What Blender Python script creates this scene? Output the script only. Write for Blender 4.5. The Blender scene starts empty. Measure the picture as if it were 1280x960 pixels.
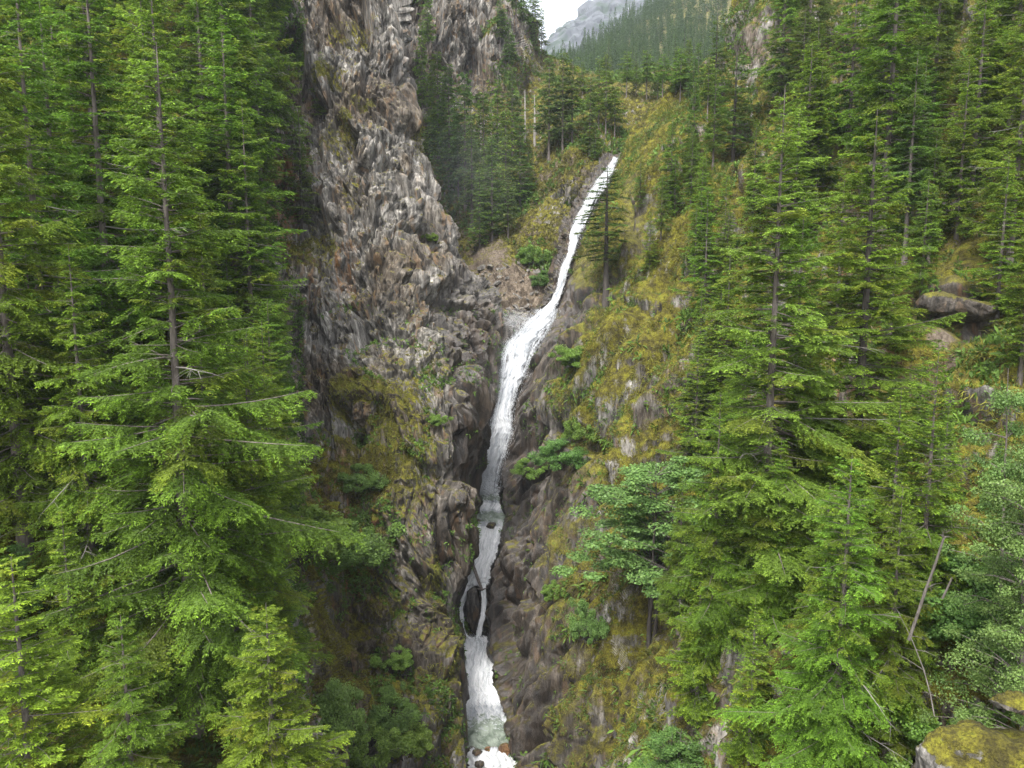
import bpy, math, random
import numpy as np
from mathutils import Vector, Matrix
from mathutils.bvhtree import BVHTree

scene = bpy.context.scene
COL = scene.collection
R = math.radians
rng = np.random.default_rng(7)
random.seed(7)

# ------------------------------------------------------------------ camera
PITCH = R(-8.0)
FOC = 1000.0            # focal length in photo pixels (photo 1280 x 960)
CP, SP = math.cos(PITCH), math.sin(PITCH)
cam_d = bpy.data.cameras.new("camera")
cam = bpy.data.objects.new("camera", cam_d)
COL.objects.link(cam)
cam.location = (0, 0, 0)
cam.rotation_euler = (R(90) + PITCH, 0, 0)
cam_d.sensor_width = 36.0
cam_d.lens = 36.0 * FOC / 1280.0
cam_d.clip_start = 0.5
cam_d.clip_end = 9000
scene.camera = cam

def unproj(px, py, Y):
    """photo pixel + depth along +Y -> world point(s)"""
    px = np.asarray(px, float); py = np.asarray(py, float); Y = np.asarray(Y, float)
    dx = (px - 640) / FOC
    dv = (480 - py) / FOC
    diry = CP - dv * SP
    dirz = SP + dv * CP
    s = Y / diry
    return np.stack([dx * s, Y + 0 * s, dirz * s], -1)

def proj(V):
    x, y, z = V[..., 0], V[..., 1], V[..., 2]
    d = y * CP + z * SP
    v = -y * SP + z * CP
    return 640 + FOC * x / d, 480 - FOC * v / d

# ------------------------------------------------------------------ numpy noise
def _h(ix, iy, iz, seed):
    h = (ix.astype(np.uint32) * np.uint32(374761393) + iy.astype(np.uint32) * np.uint32(668265263)
         + iz.astype(np.uint32) * np.uint32(2147483647) + np.uint32((seed * 1274126177) & 0xffffffff))
    h = (h ^ (h >> np.uint32(13))) * np.uint32(1274126177)
    h = (h ^ (h >> np.uint32(16))) * np.uint32(2246822519)
    return h ^ (h >> np.uint32(15))

def _f(h):
    return h.astype(np.float32) * np.float32(1 / 4294967296.0)

def vnoise(P, seed=0):
    """value noise in -1..1"""
    P = P.astype(np.float32)
    c = np.floor(P); f = P - c
    c = c.astype(np.int32)
    u = f * f * f * (f * (f * 6 - 15) + 10)
    r = np.zeros(len(P), np.float32)
    for dx in (0, 1):
        wx = u[:, 0] if dx else 1 - u[:, 0]
        for dy in (0, 1):
            wy = u[:, 1] if dy else 1 - u[:, 1]
            for dz in (0, 1):
                wz = u[:, 2] if dz else 1 - u[:, 2]
                r += wx * wy * wz * _f(_h(c[:, 0] + dx, c[:, 1] + dy, c[:, 2] + dz, seed))
    return r * 2 - 1

def fbm(P, oct=4, seed=0, gain=0.5):
    r = np.zeros(len(P), np.float32); a = 1.0; q = P.copy()
    for o in range(oct):
        r += a * vnoise(q, seed + o * 17)
        q = q * 2.03 + 11.3; a *= gain
    return r

def facets(P, seed=0, tilt=0.8, sharp=16.0):
    """Voronoi cells, each a randomly offset and tilted plane -> broken rock. returns (height, edge distance)"""
    P = P.astype(np.float32)
    c = np.floor(P).astype(np.int32); f = P - c
    n = len(P)
    d1 = np.full(n, 9, np.float32); d2 = np.full(n, 9, np.float32); val = np.zeros(n, np.float32); ws = np.full(n, 1e-9, np.float32)
    for dx in (-1, 0, 1):
        for dy in (-1, 0, 1):
            for dz in (-1, 0, 1):
                ix, iy, iz = c[:, 0] + dx, c[:, 1] + dy, c[:, 2] + dz
                h = _h(ix, iy, iz, seed)
                rx = (h & np.uint32(1023)).astype(np.float32) / 1023
                ry = ((h >> np.uint32(10)) & np.uint32(1023)).astype(np.float32) / 1023
                rz = ((h >> np.uint32(20)) & np.uint32(1023)).astype(np.float32) / 1023
                ex = f[:, 0] - dx - rx; ey = f[:, 1] - dy - ry; ez = f[:, 2] - dz - rz
                dd = ex * ex + ey * ey + ez * ez
                h2 = _h(ix, iy, iz, seed + 5)
                a = _f(h2) * 2 - 1
                gx = (h2 & np.uint32(255)).astype(np.float32) / 127.5 - 1
                gy = ((h2 >> np.uint32(8)) & np.uint32(255)).astype(np.float32) / 127.5 - 1
                gz = ((h2 >> np.uint32(16)) & np.uint32(255)).astype(np.float32) / 127.5 - 1
                v = a + tilt * (gx * ex + gy * ey + gz * ez)
                m = dd < d1
                d2 = np.where(m, d1, np.minimum(d2, dd))
                w = np.exp(-sharp * dd)
                val += w * v; ws += w
                d1 = np.where(m, dd, d1)
    return val / ws, np.sqrt(d2) - np.sqrt(d1)

# ------------------------------------------------------------------ mesh helpers
def mesh_np(name, V, F, smooth=False):
    V = np.ascontiguousarray(V, np.float32); F = np.ascontiguousarray(F, np.int32)
    me = bpy.data.meshes.new(name)
    k = F.shape[1]
    me.vertices.add(len(V)); me.vertices.foreach_set("co", V.ravel())
    me.loops.add(F.size); me.loops.foreach_set("vertex_index", F.ravel())
    me.polygons.add(len(F))
    me.polygons.foreach_set("loop_start", np.arange(0, F.size, k, dtype=np.int32))
    me.polygons.foreach_set("loop_total", np.full(len(F), k, np.int32))
    me.polygons.foreach_set("use_smooth", np.full(len(F), smooth, bool))
    me.update(calc_edges=True)
    return me

def attr(me, name, C):
    """float colour point attribute"""
    a = me.color_attributes.new(name, 'FLOAT_COLOR', 'POINT')
    C = np.asarray(C, np.float32)
    if C.shape[1] == 3:
        C = np.concatenate([C, np.ones((len(C), 1), np.float32)], 1)
    a.data.foreach_set("color", np.ascontiguousarray(C).ravel())

def link(name, me, mat=None, parent=None):
    o = bpy.data.objects.new(name, me)
    COL.objects.link(o)
    if mat: me.materials.append(mat)
    if parent is not None: o.parent = parent
    return o

def empty(name, loc=(0, 0, 0), rz=0.0):
    o = bpy.data.objects.new(name, None)
    COL.objects.link(o)
    o.location = loc; o.rotation_euler = (0, 0, rz)
    o.empty_display_size = 0.3
    return o

def tag(o, label=None, cat=None, group=None, kind=None):
    if label: o["label"] = label
    if cat: o["category"] = cat
    if group: o["group"] = group
    if kind: o["kind"] = kind
    return o

def copy_tree(o, parent=None):
    c = o.copy(); COL.objects.link(c)
    if parent is not None: c.parent = parent
    for ch in list(o.children):
        copy_tree(ch, c)
    return c

def grid_faces(nr, nc, off=0):
    i = np.arange(nr - 1)[:, None]; j = np.arange(nc - 1)[None, :]
    a = i * nc + j
    return np.stack([a, a + 1, a + nc + 1, a + nc], -1).reshape(-1, 4) + off

def pchip1(y, m):
    """monotone cubic along axis 0; y (n,...) with m sub-steps per interval (list)"""
    y = np.asarray(y, float)
    d = np.diff(y, axis=0)
    t = np.zeros_like(y)
    p = d[:-1] * d[1:]
    with np.errstate(divide='ignore', invalid='ignore'):
        hm = 2 * p / (d[:-1] + d[1:])
    t[1:-1] = np.where(p > 0, hm, 0)
    t[0] = d[0]; t[-1] = d[-1]
    out = []
    for k in range(len(y) - 1):
        s = np.linspace(0, 1, m[k], endpoint=False).reshape((-1,) + (1,) * (y.ndim - 1))
        s2, s3 = s * s, s * s * s
        out.append((2 * s3 - 3 * s2 + 1) * y[k] + (s3 - 2 * s2 + s) * t[k] + (-2 * s3 + 3 * s2) * y[k + 1] + (s3 - s2) * t[k + 1])
    out.append(y[-1:])
    return np.concatenate(out, 0)

def loft(rows, mr, mc):
    """rows: (nr, nc, 3) of (px, py, Y) -> dense grid of world points (NR, NC, 3)"""
    A = np.array(rows, float)
    A[..., 2] = np.log(A[..., 2])
    A = pchip1(A, mr)
    A = np.swapaxes(pchip1(np.swapaxes(A, 0, 1), mc), 0, 1)
    return unproj(A[..., 0], A[..., 1], np.exp(A[..., 2]))

def grid_normals(G):
    du = np.gradient(G, axis=1); dv = np.gradient(G, axis=0)
    N = np.cross(du, dv)
    N /= np.linalg.norm(N, axis=-1, keepdims=True) + 1e-9
    flip = np.sum(N * -G, -1).mean() < 0
    return -N if flip else N

def sm(x, a, b):
    t = np.clip((x - a) / (b - a), 0, 1)
    return t * t * (3 - 2 * t)

def blobs(px, py, lst):
    """soft ellipses (px, py, rx, ry, weight)"""
    r = np.zeros_like(px)
    for (x, y, rx, ry, w) in lst:
        q = ((px - x) / rx) ** 2 + ((py - y) / ry) ** 2
        r = np.maximum(r, w * np.clip(1.3 - q, 0, 1))
    return r
# ------------------------------------------------------------------ materials
def new_mat(name):
    m = bpy.data.materials.new(name); m.use_nodes = True
    nt = m.node_tree
    for n in list(nt.nodes): nt.nodes.remove(n)
    return m, nt, nt.nodes, nt.links

class NB:
    """small node builder"""
    def __init__(s, nt): s.nt = nt; s.n = nt.nodes; s.l = nt.links
    def add(s, t, **kw):
        nd = s.n.new(t)
        for k, v in kw.items(): setattr(nd, k, v)
        return nd
    def put(s, sock, v):
        if hasattr(v, "is_linked") or isinstance(v, bpy.types.NodeSocket): s.l.new(v, sock)
        else: sock.default_value = v
    def math(s, op, a, b=0.0, clamp=False):
        nd = s.add("ShaderNodeMath", operation=op, use_clamp=clamp)
        s.put(nd.inputs[0], a); s.put(nd.inputs[1], b); return nd.outputs[0]
    def mix(s, f, a, b, blend='MIX'):
        nd = s.add("ShaderNodeMix", data_type='RGBA', blend_type=blend)
        s.put(nd.inputs[0], f); s.put(nd.inputs[6], a); s.put(nd.inputs[7], b); return nd.outputs[2]
    def ramp(s, v, stops, interp='LINEAR'):
        nd = s.add("ShaderNodeValToRGB"); cr = nd.color_ramp; cr.interpolation = interp
        while len(cr.elements) > 1: cr.elements.remove(cr.elements[-1])
        cr.elements[0].position = stops[0][0]; cr.elements[0].color = (*stops[0][1], 1)
        for p, c in stops[1:]:
            e = cr.elements.new(p); e.color = (*c, 1)
        s.put(nd.inputs[0], v); return nd.outputs[0]
    def step(s, v, a, b):
        nd = s.add("ShaderNodeMapRange", interpolation_type='SMOOTHSTEP')
        s.put(nd.inputs[0], v); nd.inputs[1].default_value = a; nd.inputs[2].default_value = b
        return nd.outputs[0]
    def noise(s, vec, scale, detail=4, rough=0.55, dist=0.0):
        nd = s.add("ShaderNodeTexNoise"); s.put(nd.inputs["Vector"], vec)
        nd.inputs["Scale"].default_value = scale; nd.inputs["Detail"].default_value = detail
        nd.inputs["Roughness"].default_value = rough; nd.inputs["Distortion"].default_value = dist
        return nd.outputs[0]
    def mapping(s, vec, rot=(0, 0, 0), scale=(1, 1, 1)):
        nd = s.add("ShaderNodeMapping"); s.put(nd.inputs[0], vec)
        nd.inputs["Rotation"].default_value = rot; nd.inputs["Scale"].default_value = scale
        return nd.outputs[0]

def rock_material(name, tiltY=0.12, lightness=1.0):
    m, nt, N, L = new_mat(name)
    b = NB(nt)
    co = b.add("ShaderNodeTexCoord").outputs["Object"]
    at = b.add("ShaderNodeAttribute", attribute_name="mask")
    sep = b.add("ShaderNodeSeparateColor"); L.new(at.outputs["Color"], sep.inputs[0])
    moss_a, wet_a, soil_a = sep.outputs[0], sep.outputs[1], sep.outputs[2]
    ochre_a = at.outputs["Alpha"]
    geo = b.add("ShaderNodeNewGeometry")
    nz = b.add("ShaderNodeSeparateXYZ"); L.new(geo.outputs["Normal"], nz.inputs[0])
    nz = nz.outputs[2]
    st = b.mapping(co, (0.05, tiltY, 0), (1, 1, 0.16))
    n_big = b.noise(co, 0.09, 4)
    n_mid = b.noise(co, 0.5, 5, 0.6)
    n_fine = b.noise(co, 3.2, 5, 0.65)
    s1 = b.noise(st, 1.1, 6, 0.65, 0.0)
    s2 = b.noise(st, 4.5, 5, 0.7, 0.0)
    L_ = lightness
    grey = b.ramp(s1, [(0.26, (.028*L_, .024*L_, .021*L_)), (0.42, (.092*L_, .086*L_, .079*L_)), (0.55, (.185*L_, .175*L_, .161*L_)), (0.70, (.36*L_, .345*L_, .322*L_))])
    brown = b.ramp(s1, [(0.27, (.022, .016, .012)), (0.45, (.058, .046, .034)), (0.60, (.112, .092, .069)), (0.78, (.22, .19, .148))])
    c = b.mix(b.step(b.math('ADD', n_big, b.math('MULTIPLY', wet_a, 0.14)), 0.46, 0.61), grey, brown)
    c = b.mix(b.math('MULTIPLY', b.step(s2, 0.48, 0.74), 0.28), c, (.34*L_, .325*L_, .305*L_, 1))
    c = b.mix(b.math('MULTIPLY', b.step(s2, 0.50, 0.30), 0.85), c, (.022, .018, .015, 1))
    # angular fracture blocks, each its own tone
    wp = b.add("ShaderNodeVectorMath", operation='ADD'); L.new(co, wp.inputs[0])
    nn = b.add("ShaderNodeTexNoise"); nn.inputs["Scale"].default_value = 0.8; nn.inputs["Detail"].default_value = 3; L.new(co, nn.inputs["Vector"])
    ws = b.add("ShaderNodeVectorMath", operation='SCALE'); L.new(nn.outputs["Color"], ws.inputs[0]); ws.inputs["Scale"].default_value = 0.45
    L.new(ws.outputs[0], wp.inputs[1])
    vst = b.mapping(wp.outputs[0], (0.08, tiltY, 0), (1, 1, 0.19))
    def vor(scale):
        v = b.add("ShaderNodeTexVoronoi"); L.new(vst, v.inputs["Vector"]); v.inputs["Scale"].default_value = scale
        q = b.add("ShaderNodeSeparateColor"); L.new(v.outputs["Color"], q.inputs[0]); return q.outputs[0], q.outputs[1]
    v0, v0b = vor(0.5); v1, v1b = vor(1.4); v2, v2b = vor(4.2)
    tone = b.math('ADD', b.math('MULTIPLY', v0, 0.45), b.math('ADD', b.math('MULTIPLY', v1, 0.50), b.math('MULTIPLY', v2, 0.38)))          # 0 .. 1.3
    c = b.mix(0.85, c, b.ramp(tone, [(0.1, (.15, .145, .135)), (0.5, (.62, .61, .585)), (0.85, (1.08, 1.06, 1.02)), (1.0, (1.45, 1.44, 1.39))]), 'MULTIPLY')
    c = b.mix(b.math('MULTIPLY', b.step(v1b, 0.72, 0.78), b.math('MULTIPLY', b.step(n_mid, 0.45, 0.6), 0.55)), c, (.20, .125, .065, 1))
    # soil / talus
    soilc = b.ramp(n_fine, [(0.3, (.06, .045, .032)), (0.5, (.135, .105, .075)), (0.7, (.25, .21, .165))])
    c = b.mix(b.step(b.math('ADD', soil_a, b.math('MULTIPLY', b.math('SUBTRACT', n_mid, 0.5), 0.8)), 0.35, 0.65), c, soilc)
    # ochre staining (lichen, iron)
    oc = b.ramp(b.noise(st, 2.0, 4), [(0.35, (.13, .055, .018)), (0.6, (.25, .125, .04))])
    om = b.step(b.math('ADD', ochre_a, b.math('MULTIPLY', b.math('SUBTRACT', b.noise(st, 0.7, 5, 0.65), 0.5), 1.7)), 0.55, 0.85)
    c = b.mix(b.math('MULTIPLY', om, 0.75), c, oc)
    # wet and otherwise darkened rock
    c = b.mix(wet_a, c, b.mix(1.0, c, (.36, .32, .30, 1), 'MULTIPLY'))
    # moss
    mm = b.math('ADD', moss_a, b.math('MULTIPLY', b.math('SUBTRACT', n_mid, 0.5), 1.2))
    mm = b.math('ADD', mm, b.math('MULTIPLY', b.math('SUBTRACT', n_fine, 0.5), 0.7))
    mm = b.math('ADD', mm, b.math('MULTIPLY', b.math('SUBTRACT', nz, 0.35), 0.9))
    mm = b.math('SUBTRACT', mm, b.math('MULTIPLY', b.math('SUBTRACT', s1, 0.5), 0.9))
    mm = b.step(mm, 0.42, 0.66)
    mn = b.noise(co, 0.9, 5, 0.7)
    mossc = b.ramp(mn, [(0.30, (.026, .019, .008)), (0.43, (.064, .056, .008)), (0.53, (.135, .122, .013)), (0.62, (.195, .190, .016)), (0.74, (.095, .14, .020))])
    mossc = b.mix(b.math('MULTIPLY', b.step(b.noise(co, 9, 3, 0.6), 0.35, 0.6), 1.0), b.mix(1.0, mossc, (.5, .48, .45, 1), 'MULTIPLY'), mossc)
    c = b.mix(mm, c, mossc)
    bs = b.add("ShaderNodeBsdfPrincipled")
    L.new(c, bs.inputs["Base Color"])
    rough = b.math('SUBTRACT', 0.92, b.math('MULTIPLY', wet_a, 0.58))
    L.new(rough, bs.inputs["Roughness"])
    L.new(b.math('ADD', 0.3, b.math('MULTIPLY', wet_a, 0.35)), bs.inputs["Specular IOR Level"])
    h = b.math('ADD', b.math('ADD', b.math('MULTIPLY', s2, 0.6), b.math('ADD', b.math('MULTIPLY', v1b, 0.9), b.math('MULTIPLY', v2b, 0.6))), b.math('MULTIPLY', b.noise(co, 7, 6, 0.7), 0.55))
    h = b.math('ADD', h, b.math('MULTIPLY', mm, b.math('MULTIPLY', b.noise(co, 14, 3, 0.6), 0.8)))
    bp = b.add("ShaderNodeBump"); bp.inputs["Strength"].default_value = 1.0; bp.inputs["Distance"].default_value = 0.16
    L.new(h, bp.inputs["Height"]); L.new(bp.outputs[0], bs.inputs["Normal"])
    o = b.add("ShaderNodeOutputMaterial"); L.new(bs.outputs[0], o.inputs[0])
    return m

M_ROCK = rock_material("rock")
M_TALUS = rock_material("talus_rock", lightness=1.15)

TERR_V, TERR_F = [], []
SURF = {}
def blur(d, k):
    for _ in range(k):
        q = np.pad(d, 1, mode='edge')
        d = (q[:-2, 1:-1] + 2 * q[1:-1, 1:-1] + q[2:, 1:-1]) / 4
        q = np.pad(d, 1, mode='edge')
        d = (q[1:-1, :-2] + 2 * q[1:-1, 1:-1] + q[1:-1, 2:]) / 4
    return d
def terrain(name, G, disp, maskfn, mat, soft=0, rock_x=None):
    nr, nc = G.shape[:2]
    Nn = grid_normals(G)
    V = G.reshape(-1, 3); NV = Nn.reshape(-1, 3)
    px, py = proj(V)
    d = disp(V, px, py)
    if soft:
        db = blur(d.reshape(nr, nc), soft).ravel(); d1 = blur(d.reshape(nr, nc), 1).ravel()
        w = sm(px, rock_x, rock_x + 60) if rock_x else 1.0     # rounded under moss, sharp on the bare walls
        d = db * w + d1 * (1 - w)
    V2 = V + NV * d[:, None]
    mk = maskfn(V2, px, py, d, NV)
    F = grid_faces(nr, nc)
    me = mesh_np(name, V2, F)
    attr(me, "mask", mk)
    o = link(name, me, mat)
    tag(o, kind="structure")
    # coarse copy for ray casting
    s = 3
    H = V2.reshape(nr, nc, 3)[::s, ::s]
    Fc = grid_faces(*H.shape[:2])
    SURF[name] = (H.reshape(-1, 3), Fc, V2.reshape(nr, nc, 3), mk.reshape(nr, nc, 4))
    return o

YS_A = [-250, -100, 0, 100, 170, 240, 300, 350, 420, 480, 540, 600, 640, 700, 760, 800, 870, 960, 1080, 1500]
A_ROWS = [
 [(-500,135),(-100,140),(150,145),(330,152),(385,158),(420,162),(450,165),(470,168),(485,172),(495,178),(470,200),(420,230)],
 [(-500,120),(-100,125),(150,130),(330,138),(385,146),(430,148),(460,149),(480,152),(495,156),(505,162),(480,185),(430,220)],
 [(-500,100),(-100,108),(150,115),(320,128),(362,139),(420,141),(460,142),(490,144),(505,148),(514,154),(495,178),(440,215)],
 [(-500,88),(-100,95),(150,103),(300,116),(335,129),(400,134),(460,134),(500,135),(517,139),(527,146),(505,172),(450,208)],
 [(-500,80),(-100,87),(150,96),(300,110),(340,125),(410,129),(470,128),(520,129),(537,133),(546,141),(525,168),(470,200)],
 [(-500,73),(-100,80),(150,89),(300,103),(350,119),(410,122),(465,121),(525,123),(553,127),(568,136),(548,162),(490,195)],
 [(-500,66),(-100,74),(150,83),(305,97),(358,112),(410,115),(465,115),(520,116),(570,123),(590,133),(572,160),(510,190)],
 [(-500,61),(-100,69),(150,77),(310,91),(358,107),(410,110),(470,109),(525,111),(580,120),(613,132),(596,156),(535,185)],
 [(-500,55),(-100,62),(150,70),(315,84),(355,101),(410,104),(480,102),(558,105),(592,116),(634,127),(645,150),(620,180)],
 [(-500,51),(-100,58),(150,66),(320,78),(360,96),(410,99),(490,97),(576,100),(600,112),(628,124),(634,140),(620,170)],
 [(-500,48),(-100,54),(150,61),(325,73),(370,91),(420,95),(500,93),(586,97),(600,109),(614,121),(622,135),(610,160)],
 [(-500,45),(-100,50),(150,57),(330,68),(380,86),(430,92),(510,91),(590,95),(595,107),(600,117),(610,130),(605,150)],
 [(-500,43),(-100,48),(150,55),(335,65),(385,82),(435,89),(515,89),(592,93),(595,104),(597,114),(606,126),(605,146)],
 [(-500,41),(-100,46),(150,52),(340,62),(390,78),(440,86),(520,87),(586,90),(590,99),(593,108),(602,120),(602,140)],
 [(-500,39),(-100,44),(150,49),(345,59),(395,75),(445,83),(525,85),(566,88),(571,95),(575,103),(590,114),(600,130)],
 [(-500,37),(-100,42),(150,47),(350,57),(400,72),(450,81),(530,83),(574,86),(579,93),(583,100),(595,110),(600,126)],
 [(-500,34),(-100,39),(150,44),(360,53),(410,67),(470,76),(540,78),(579,80),(582,85),(585,91),(595,100),(600,115)],
 [(-500,31),(-100,36),(150,41),(370,49),(430,62),(490,70),(550,71),(584,71),(586,75),(588,79),(600,90),(600,104)],
 [(-500,28),(-100,33),(150,38),(370,45),(430,56),(490,62),(550,63),(590,63),(596,66),(600,70),(610,80),(620,95)],
 [(-500,20),(-100,22),(150,25),(370,30),(430,38),(490,44),(550,46),(590,47),(596,50),(600,54),(610,62),(620,75)],
]
A_SHIFT = {100: 8, 170: 18, 240: 26, 300: 28, 350: 24, 420: 4}
A_ROWS = [[(x - (A_SHIFT.get(y, 4 if y < 100 else 0) if k >= 7 and not (y == 420 and k == 9) else 0), y, d) for k, (x, d) in enumerate(row)] for y, row in zip(YS_A, A_ROWS)]

YS_B = [-250, -100, 0, 60, 115, 160, 200, 240, 300, 350, 385, 420, 480, 540, 600, 650, 700, 760, 800, 870, 960, 1080, 1500]
B_EDGE = [(970,205),(940,192),(918,180),(900,178),(838,176),(796,172),(770,167),(756,158),(725,146),(708,138),(693,132),(674,128),(649,124),(636,120.5),(621,117),(626,111.5),(613,106),(607,101),(606,98),(616,89.5),(648,78),(665,70),(690,52)]
B_REST = [
 [(1000,190),(1060,180),(1150,165),(1300,150),(1700,120)],
 [(970,180),(1040,168),(1150,150),(1300,130),(1700,100)],
 [(950,168),(1030,150),(1150,132),(1300,110),(1700,85)],
 [(940,160),(1020,138),(1150,120),(1300,100),(1700,76)],
 [(900,158),(1000,130),(1150,108),(1300,92),(1700,70)],
 [(860,150),(980,122),(1150,101),(1300,86),(1700,66)],
 [(830,146),(960,115),(1130,95),(1300,81),(1700,62)],
 [(805,140),(940,109),(1120,90),(1300,77),(1700,59)],
 [(775,131),(920,101),(1110,83),(1300,71),(1700,54)],
 [(760,124),(900,96),(1100,78),(1300,66),(1700,50)],
 [(750,119),(890,92),(1090,75),(1300,63),(1700,48)],
 [(735,115),(880,89),(1090,72),(1300,60),(1700,46)],
 [(715,110),(870,85),(1080,67),(1300,56),(1700,43)],
 [(700,106),(855,81),(1070,62),(1300,52),(1700,40)],
 [(690,102),(840,77),(1060,58),(1300,48),(1700,37)],
 [(690,98),(830,73),(1055,55),(1300,45),(1700,35)],
 [(680,94),(820,69),(1050,52),(1300,42),(1700,33)],
 [(668,90),(808,65),(1040,48.5),(1300,39),(1700,31)],
 [(662,87),(800,63),(1030,46),(1300,37),(1700,29.5)],
 [(668,79),(800,58),(1020,42),(1300,33),(1700,27)],
 [(695,69),(800,54),(1010,38),(1300,30),(1700,24)],
 [(705,62),(800,49),(1000,34),(1300,27),(1700,22)],
 [(740,44),(820,33),(1000,23),(1300,18),(1700,15)],
]
B_ROWS = []
for y, (ex, ed), rest in zip(YS_B, B_EDGE, B_REST):
    w = 0.22
    q = (ex + (rest[0][0] - ex) * w, ed * 0.985 + (rest[0][1] - ed) * 0.10)
    row = [(ex + 70, ed + 60), (ex + 22, ed + 20), (ex, ed), q] + rest
    B_ROWS.append([(x, y, d) for x, d in row])

C_ROWS = [
 [(470,440,150),(560,440,145),(620,425,138),(645,420,136),(672,415,138),(700,400,146),(760,390,158),(880,370,180)],
 [(480,350,175),(560,350,168),(618,372,149),(650,378,145),(682,368,147),(708,340,156),(760,320,170),(880,300,190)],
 [(480,280,200),(560,280,190),(610,300,174),(645,310,167),(680,290,161),(722,255,170),(770,235,182),(880,230,205)],
 [(480,220,215),(560,220,209),(610,235,199),(650,240,191),(695,228,176),(742,200,178),(785,182,188),(880,180,215)],
 [(480,150,228),(560,155,226),(620,170,226),(660,175,223),(705,170,206),(752,155,200),(800,148,208),(880,140,230)],
 [(480,90,236),(560,100,236),(620,115,240),(660,125,250),(700,122,243),(750,112,236),(805,108,243),(890,108,265)],
 [(480,20,242),(560,30,245),(620,50,250),(655,75,265),(692,88,277),(745,94,274),(805,92,285),(890,90,305)],
 [(480,-60,250),(560,-50,255),(620,-10,262),(652,30,275),(680,72,300),(745,92,310),(805,90,330),(890,88,350)],
 [(480,-140,270),(560,-120,280),(615,-60,290),(640,0,300),(668,90,340),(740,120,360),(805,120,380),(890,120,400)],
]
D_ROWS = [
 [(560,130,430),(640,130,430),(705,122,430),(760,118,430),(830,112,430),(900,110,430),(1040,105,430)],
 [(600,110,560),(665,108,560),(706,104,560),(760,94,560),(830,80,560),(900,64,560),(1040,40,560)],
 [(640,100,690),(684,102,700),(712,92,710),(748,68,720),(800,28,750),(860,-20,780),(1040,-150,800)],
 [(640,130,850),(684,125,850),(712,122,850),(748,118,880),(800,112,900),(860,105,950),(1040,90,980)],
]
E_ROWS = [
 [(600,110,1500),(660,104,1500),(690,100,1500),(730,96,1500),(800,92,1500),(1000,90,1500)],
 [(620,90,1650),(668,76,1650),(692,60,1650),(735,40,1650),(800,14,1650),(1000,-60,1700)],
 [(640,88,1800),(676,68,1800),(694,49,1800),(722,26,1800),(750,-8,1850),(1000,-240,2000)],
 [(640,110,2200),(676,108,2200),(694,106,2200),(722,104,2200),(750,100,2200),(1000,90,2400)],
]

def rockdisp(V, amp, sx=1.0, seed=1, tilt=0.16, stretch=0.17):
    """fractured steep rock: tilted, vertically stretched blocks at several sizes"""
    Q = V.copy().astype(np.float32)
    Q[:, 0] = Q[:, 0] + tilt * Q[:, 2]
    W = np.stack([vnoise(V * 0.13, 91), vnoise(V * 0.13 + 40, 92), vnoise(V * 0.13 + 80, 93)], 1) * 0.8
    Q = Q + W
    S = np.array([1, 1, stretch], np.float32)
    d = 1.5 * amp * fbm(V * np.array([.055, .055, .04]), 3, seed)
    h, e = facets(Q * S * np.array([1, 1, 1.3]) * 0.16 * sx, seed + 3, 1.2, 45); d = d + amp * 2.1 * h - amp * 0.7 * sm(e, 0.10, 0.0)
    h, e = facets(Q * S * 0.45 * sx, seed + 4, 1.3, 30); d = d + amp * 0.95 * h - amp * 0.45 * sm(e, 0.20, 0.0)
    h, e = facets(Q * S * np.array([1, 1, .8]) * 1.15 * sx, seed + 5, 1.4, 20); d = d + amp * 0.40 * h - amp * 0.12 * sm(e, 0.25, 0.0)
    h, e = facets(Q * S * np.array([1, 1, .7]) * 2.6 * sx, seed + 6, 1.2, 14); d = d + amp * 0.18 * h
    return d

def softdisp(V, amp, seed=1):
    return amp * (1.2 * fbm(V * 0.06, 3, seed) + 0.35 * fbm(V * 0.5, 4, seed + 50))

# water line (photo row, left, right, depth, foam): falls, middle cascade, lowest stretch
FALL = [(197,767,772,166.5,1),(205,762,770,164,1),(215,754,766,161,1),(225,747,762,158.5,1),(235,740,757,156,1),(246,734,748,153.5,1),(264,724,738.5,149.5,1),(291,713.5,725.5,144,1),
        (315,710,717.5,140.5,1),(337,701,710,137.5,1),(360,696,703,134.5,1),(377,688,697,132.4,1),(385,680,694,131.4,1),(397,668,692,130,1),(417,648,681,127.6,1),(430,637,670,126.4,1),
        (445,632,662,125,1),(460,630,657,123.8,1),(487,626,644,121.8,1),(513,621,638,120.2,1),(540,614,638,118.6,1),(567,608,629,117.6,1),(590,600,622,116.8,1),(617,597,619,116,1)]
MID = [(611,595,622,116.5,1),(620,600,623,116.0,.45),(624,602,622,115.8,.35),(627,602,622,115.7,.75),(631,600,623,115.4,1),(638,592,626,114,.95),(643,590,628,112.8,.35),(650,588,630,111.4,.35),(655,588,629,110.8,.6),(660,592,627,110.4,1),
       (672,593,624,109.4,1),(690,592,618,108.2,1),(702,590,613,107.4,1),(715,588,609,106.6,1),(726,582,608,106,1),(734,578,607,105.6,1)]
LOW = [(795,576,608,101.0,1),(804,580,612,99.8,1),(812,580,614,98.6,.95),(825,580,612,96.6,1),(847,580,612,93.4,1),(868,580,618,90.4,1),(880,576,622,88.8,.8),(893,576,628,87.0,.6),(905,576,632,85.2,.42),(918,576,634,83.4,.3),(930,576,638,81.9,.25),(938,580,640,81.0,.35)]
_w = np.array(FALL + MID[3:-2] + [(745,574,608,0,0),(775,570,606,0,0),(797,576,606,0,0)] + LOW[2:] + [(990,588,650,0,0),(1100,588,680,0,0)], float)
_w = _w[np.argsort(_w[:, 0])]
def water_edges(py): return np.interp(py, _w[:, 0], _w[:, 1]), np.interp(py, _w[:, 0], _w[:, 2])
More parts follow.
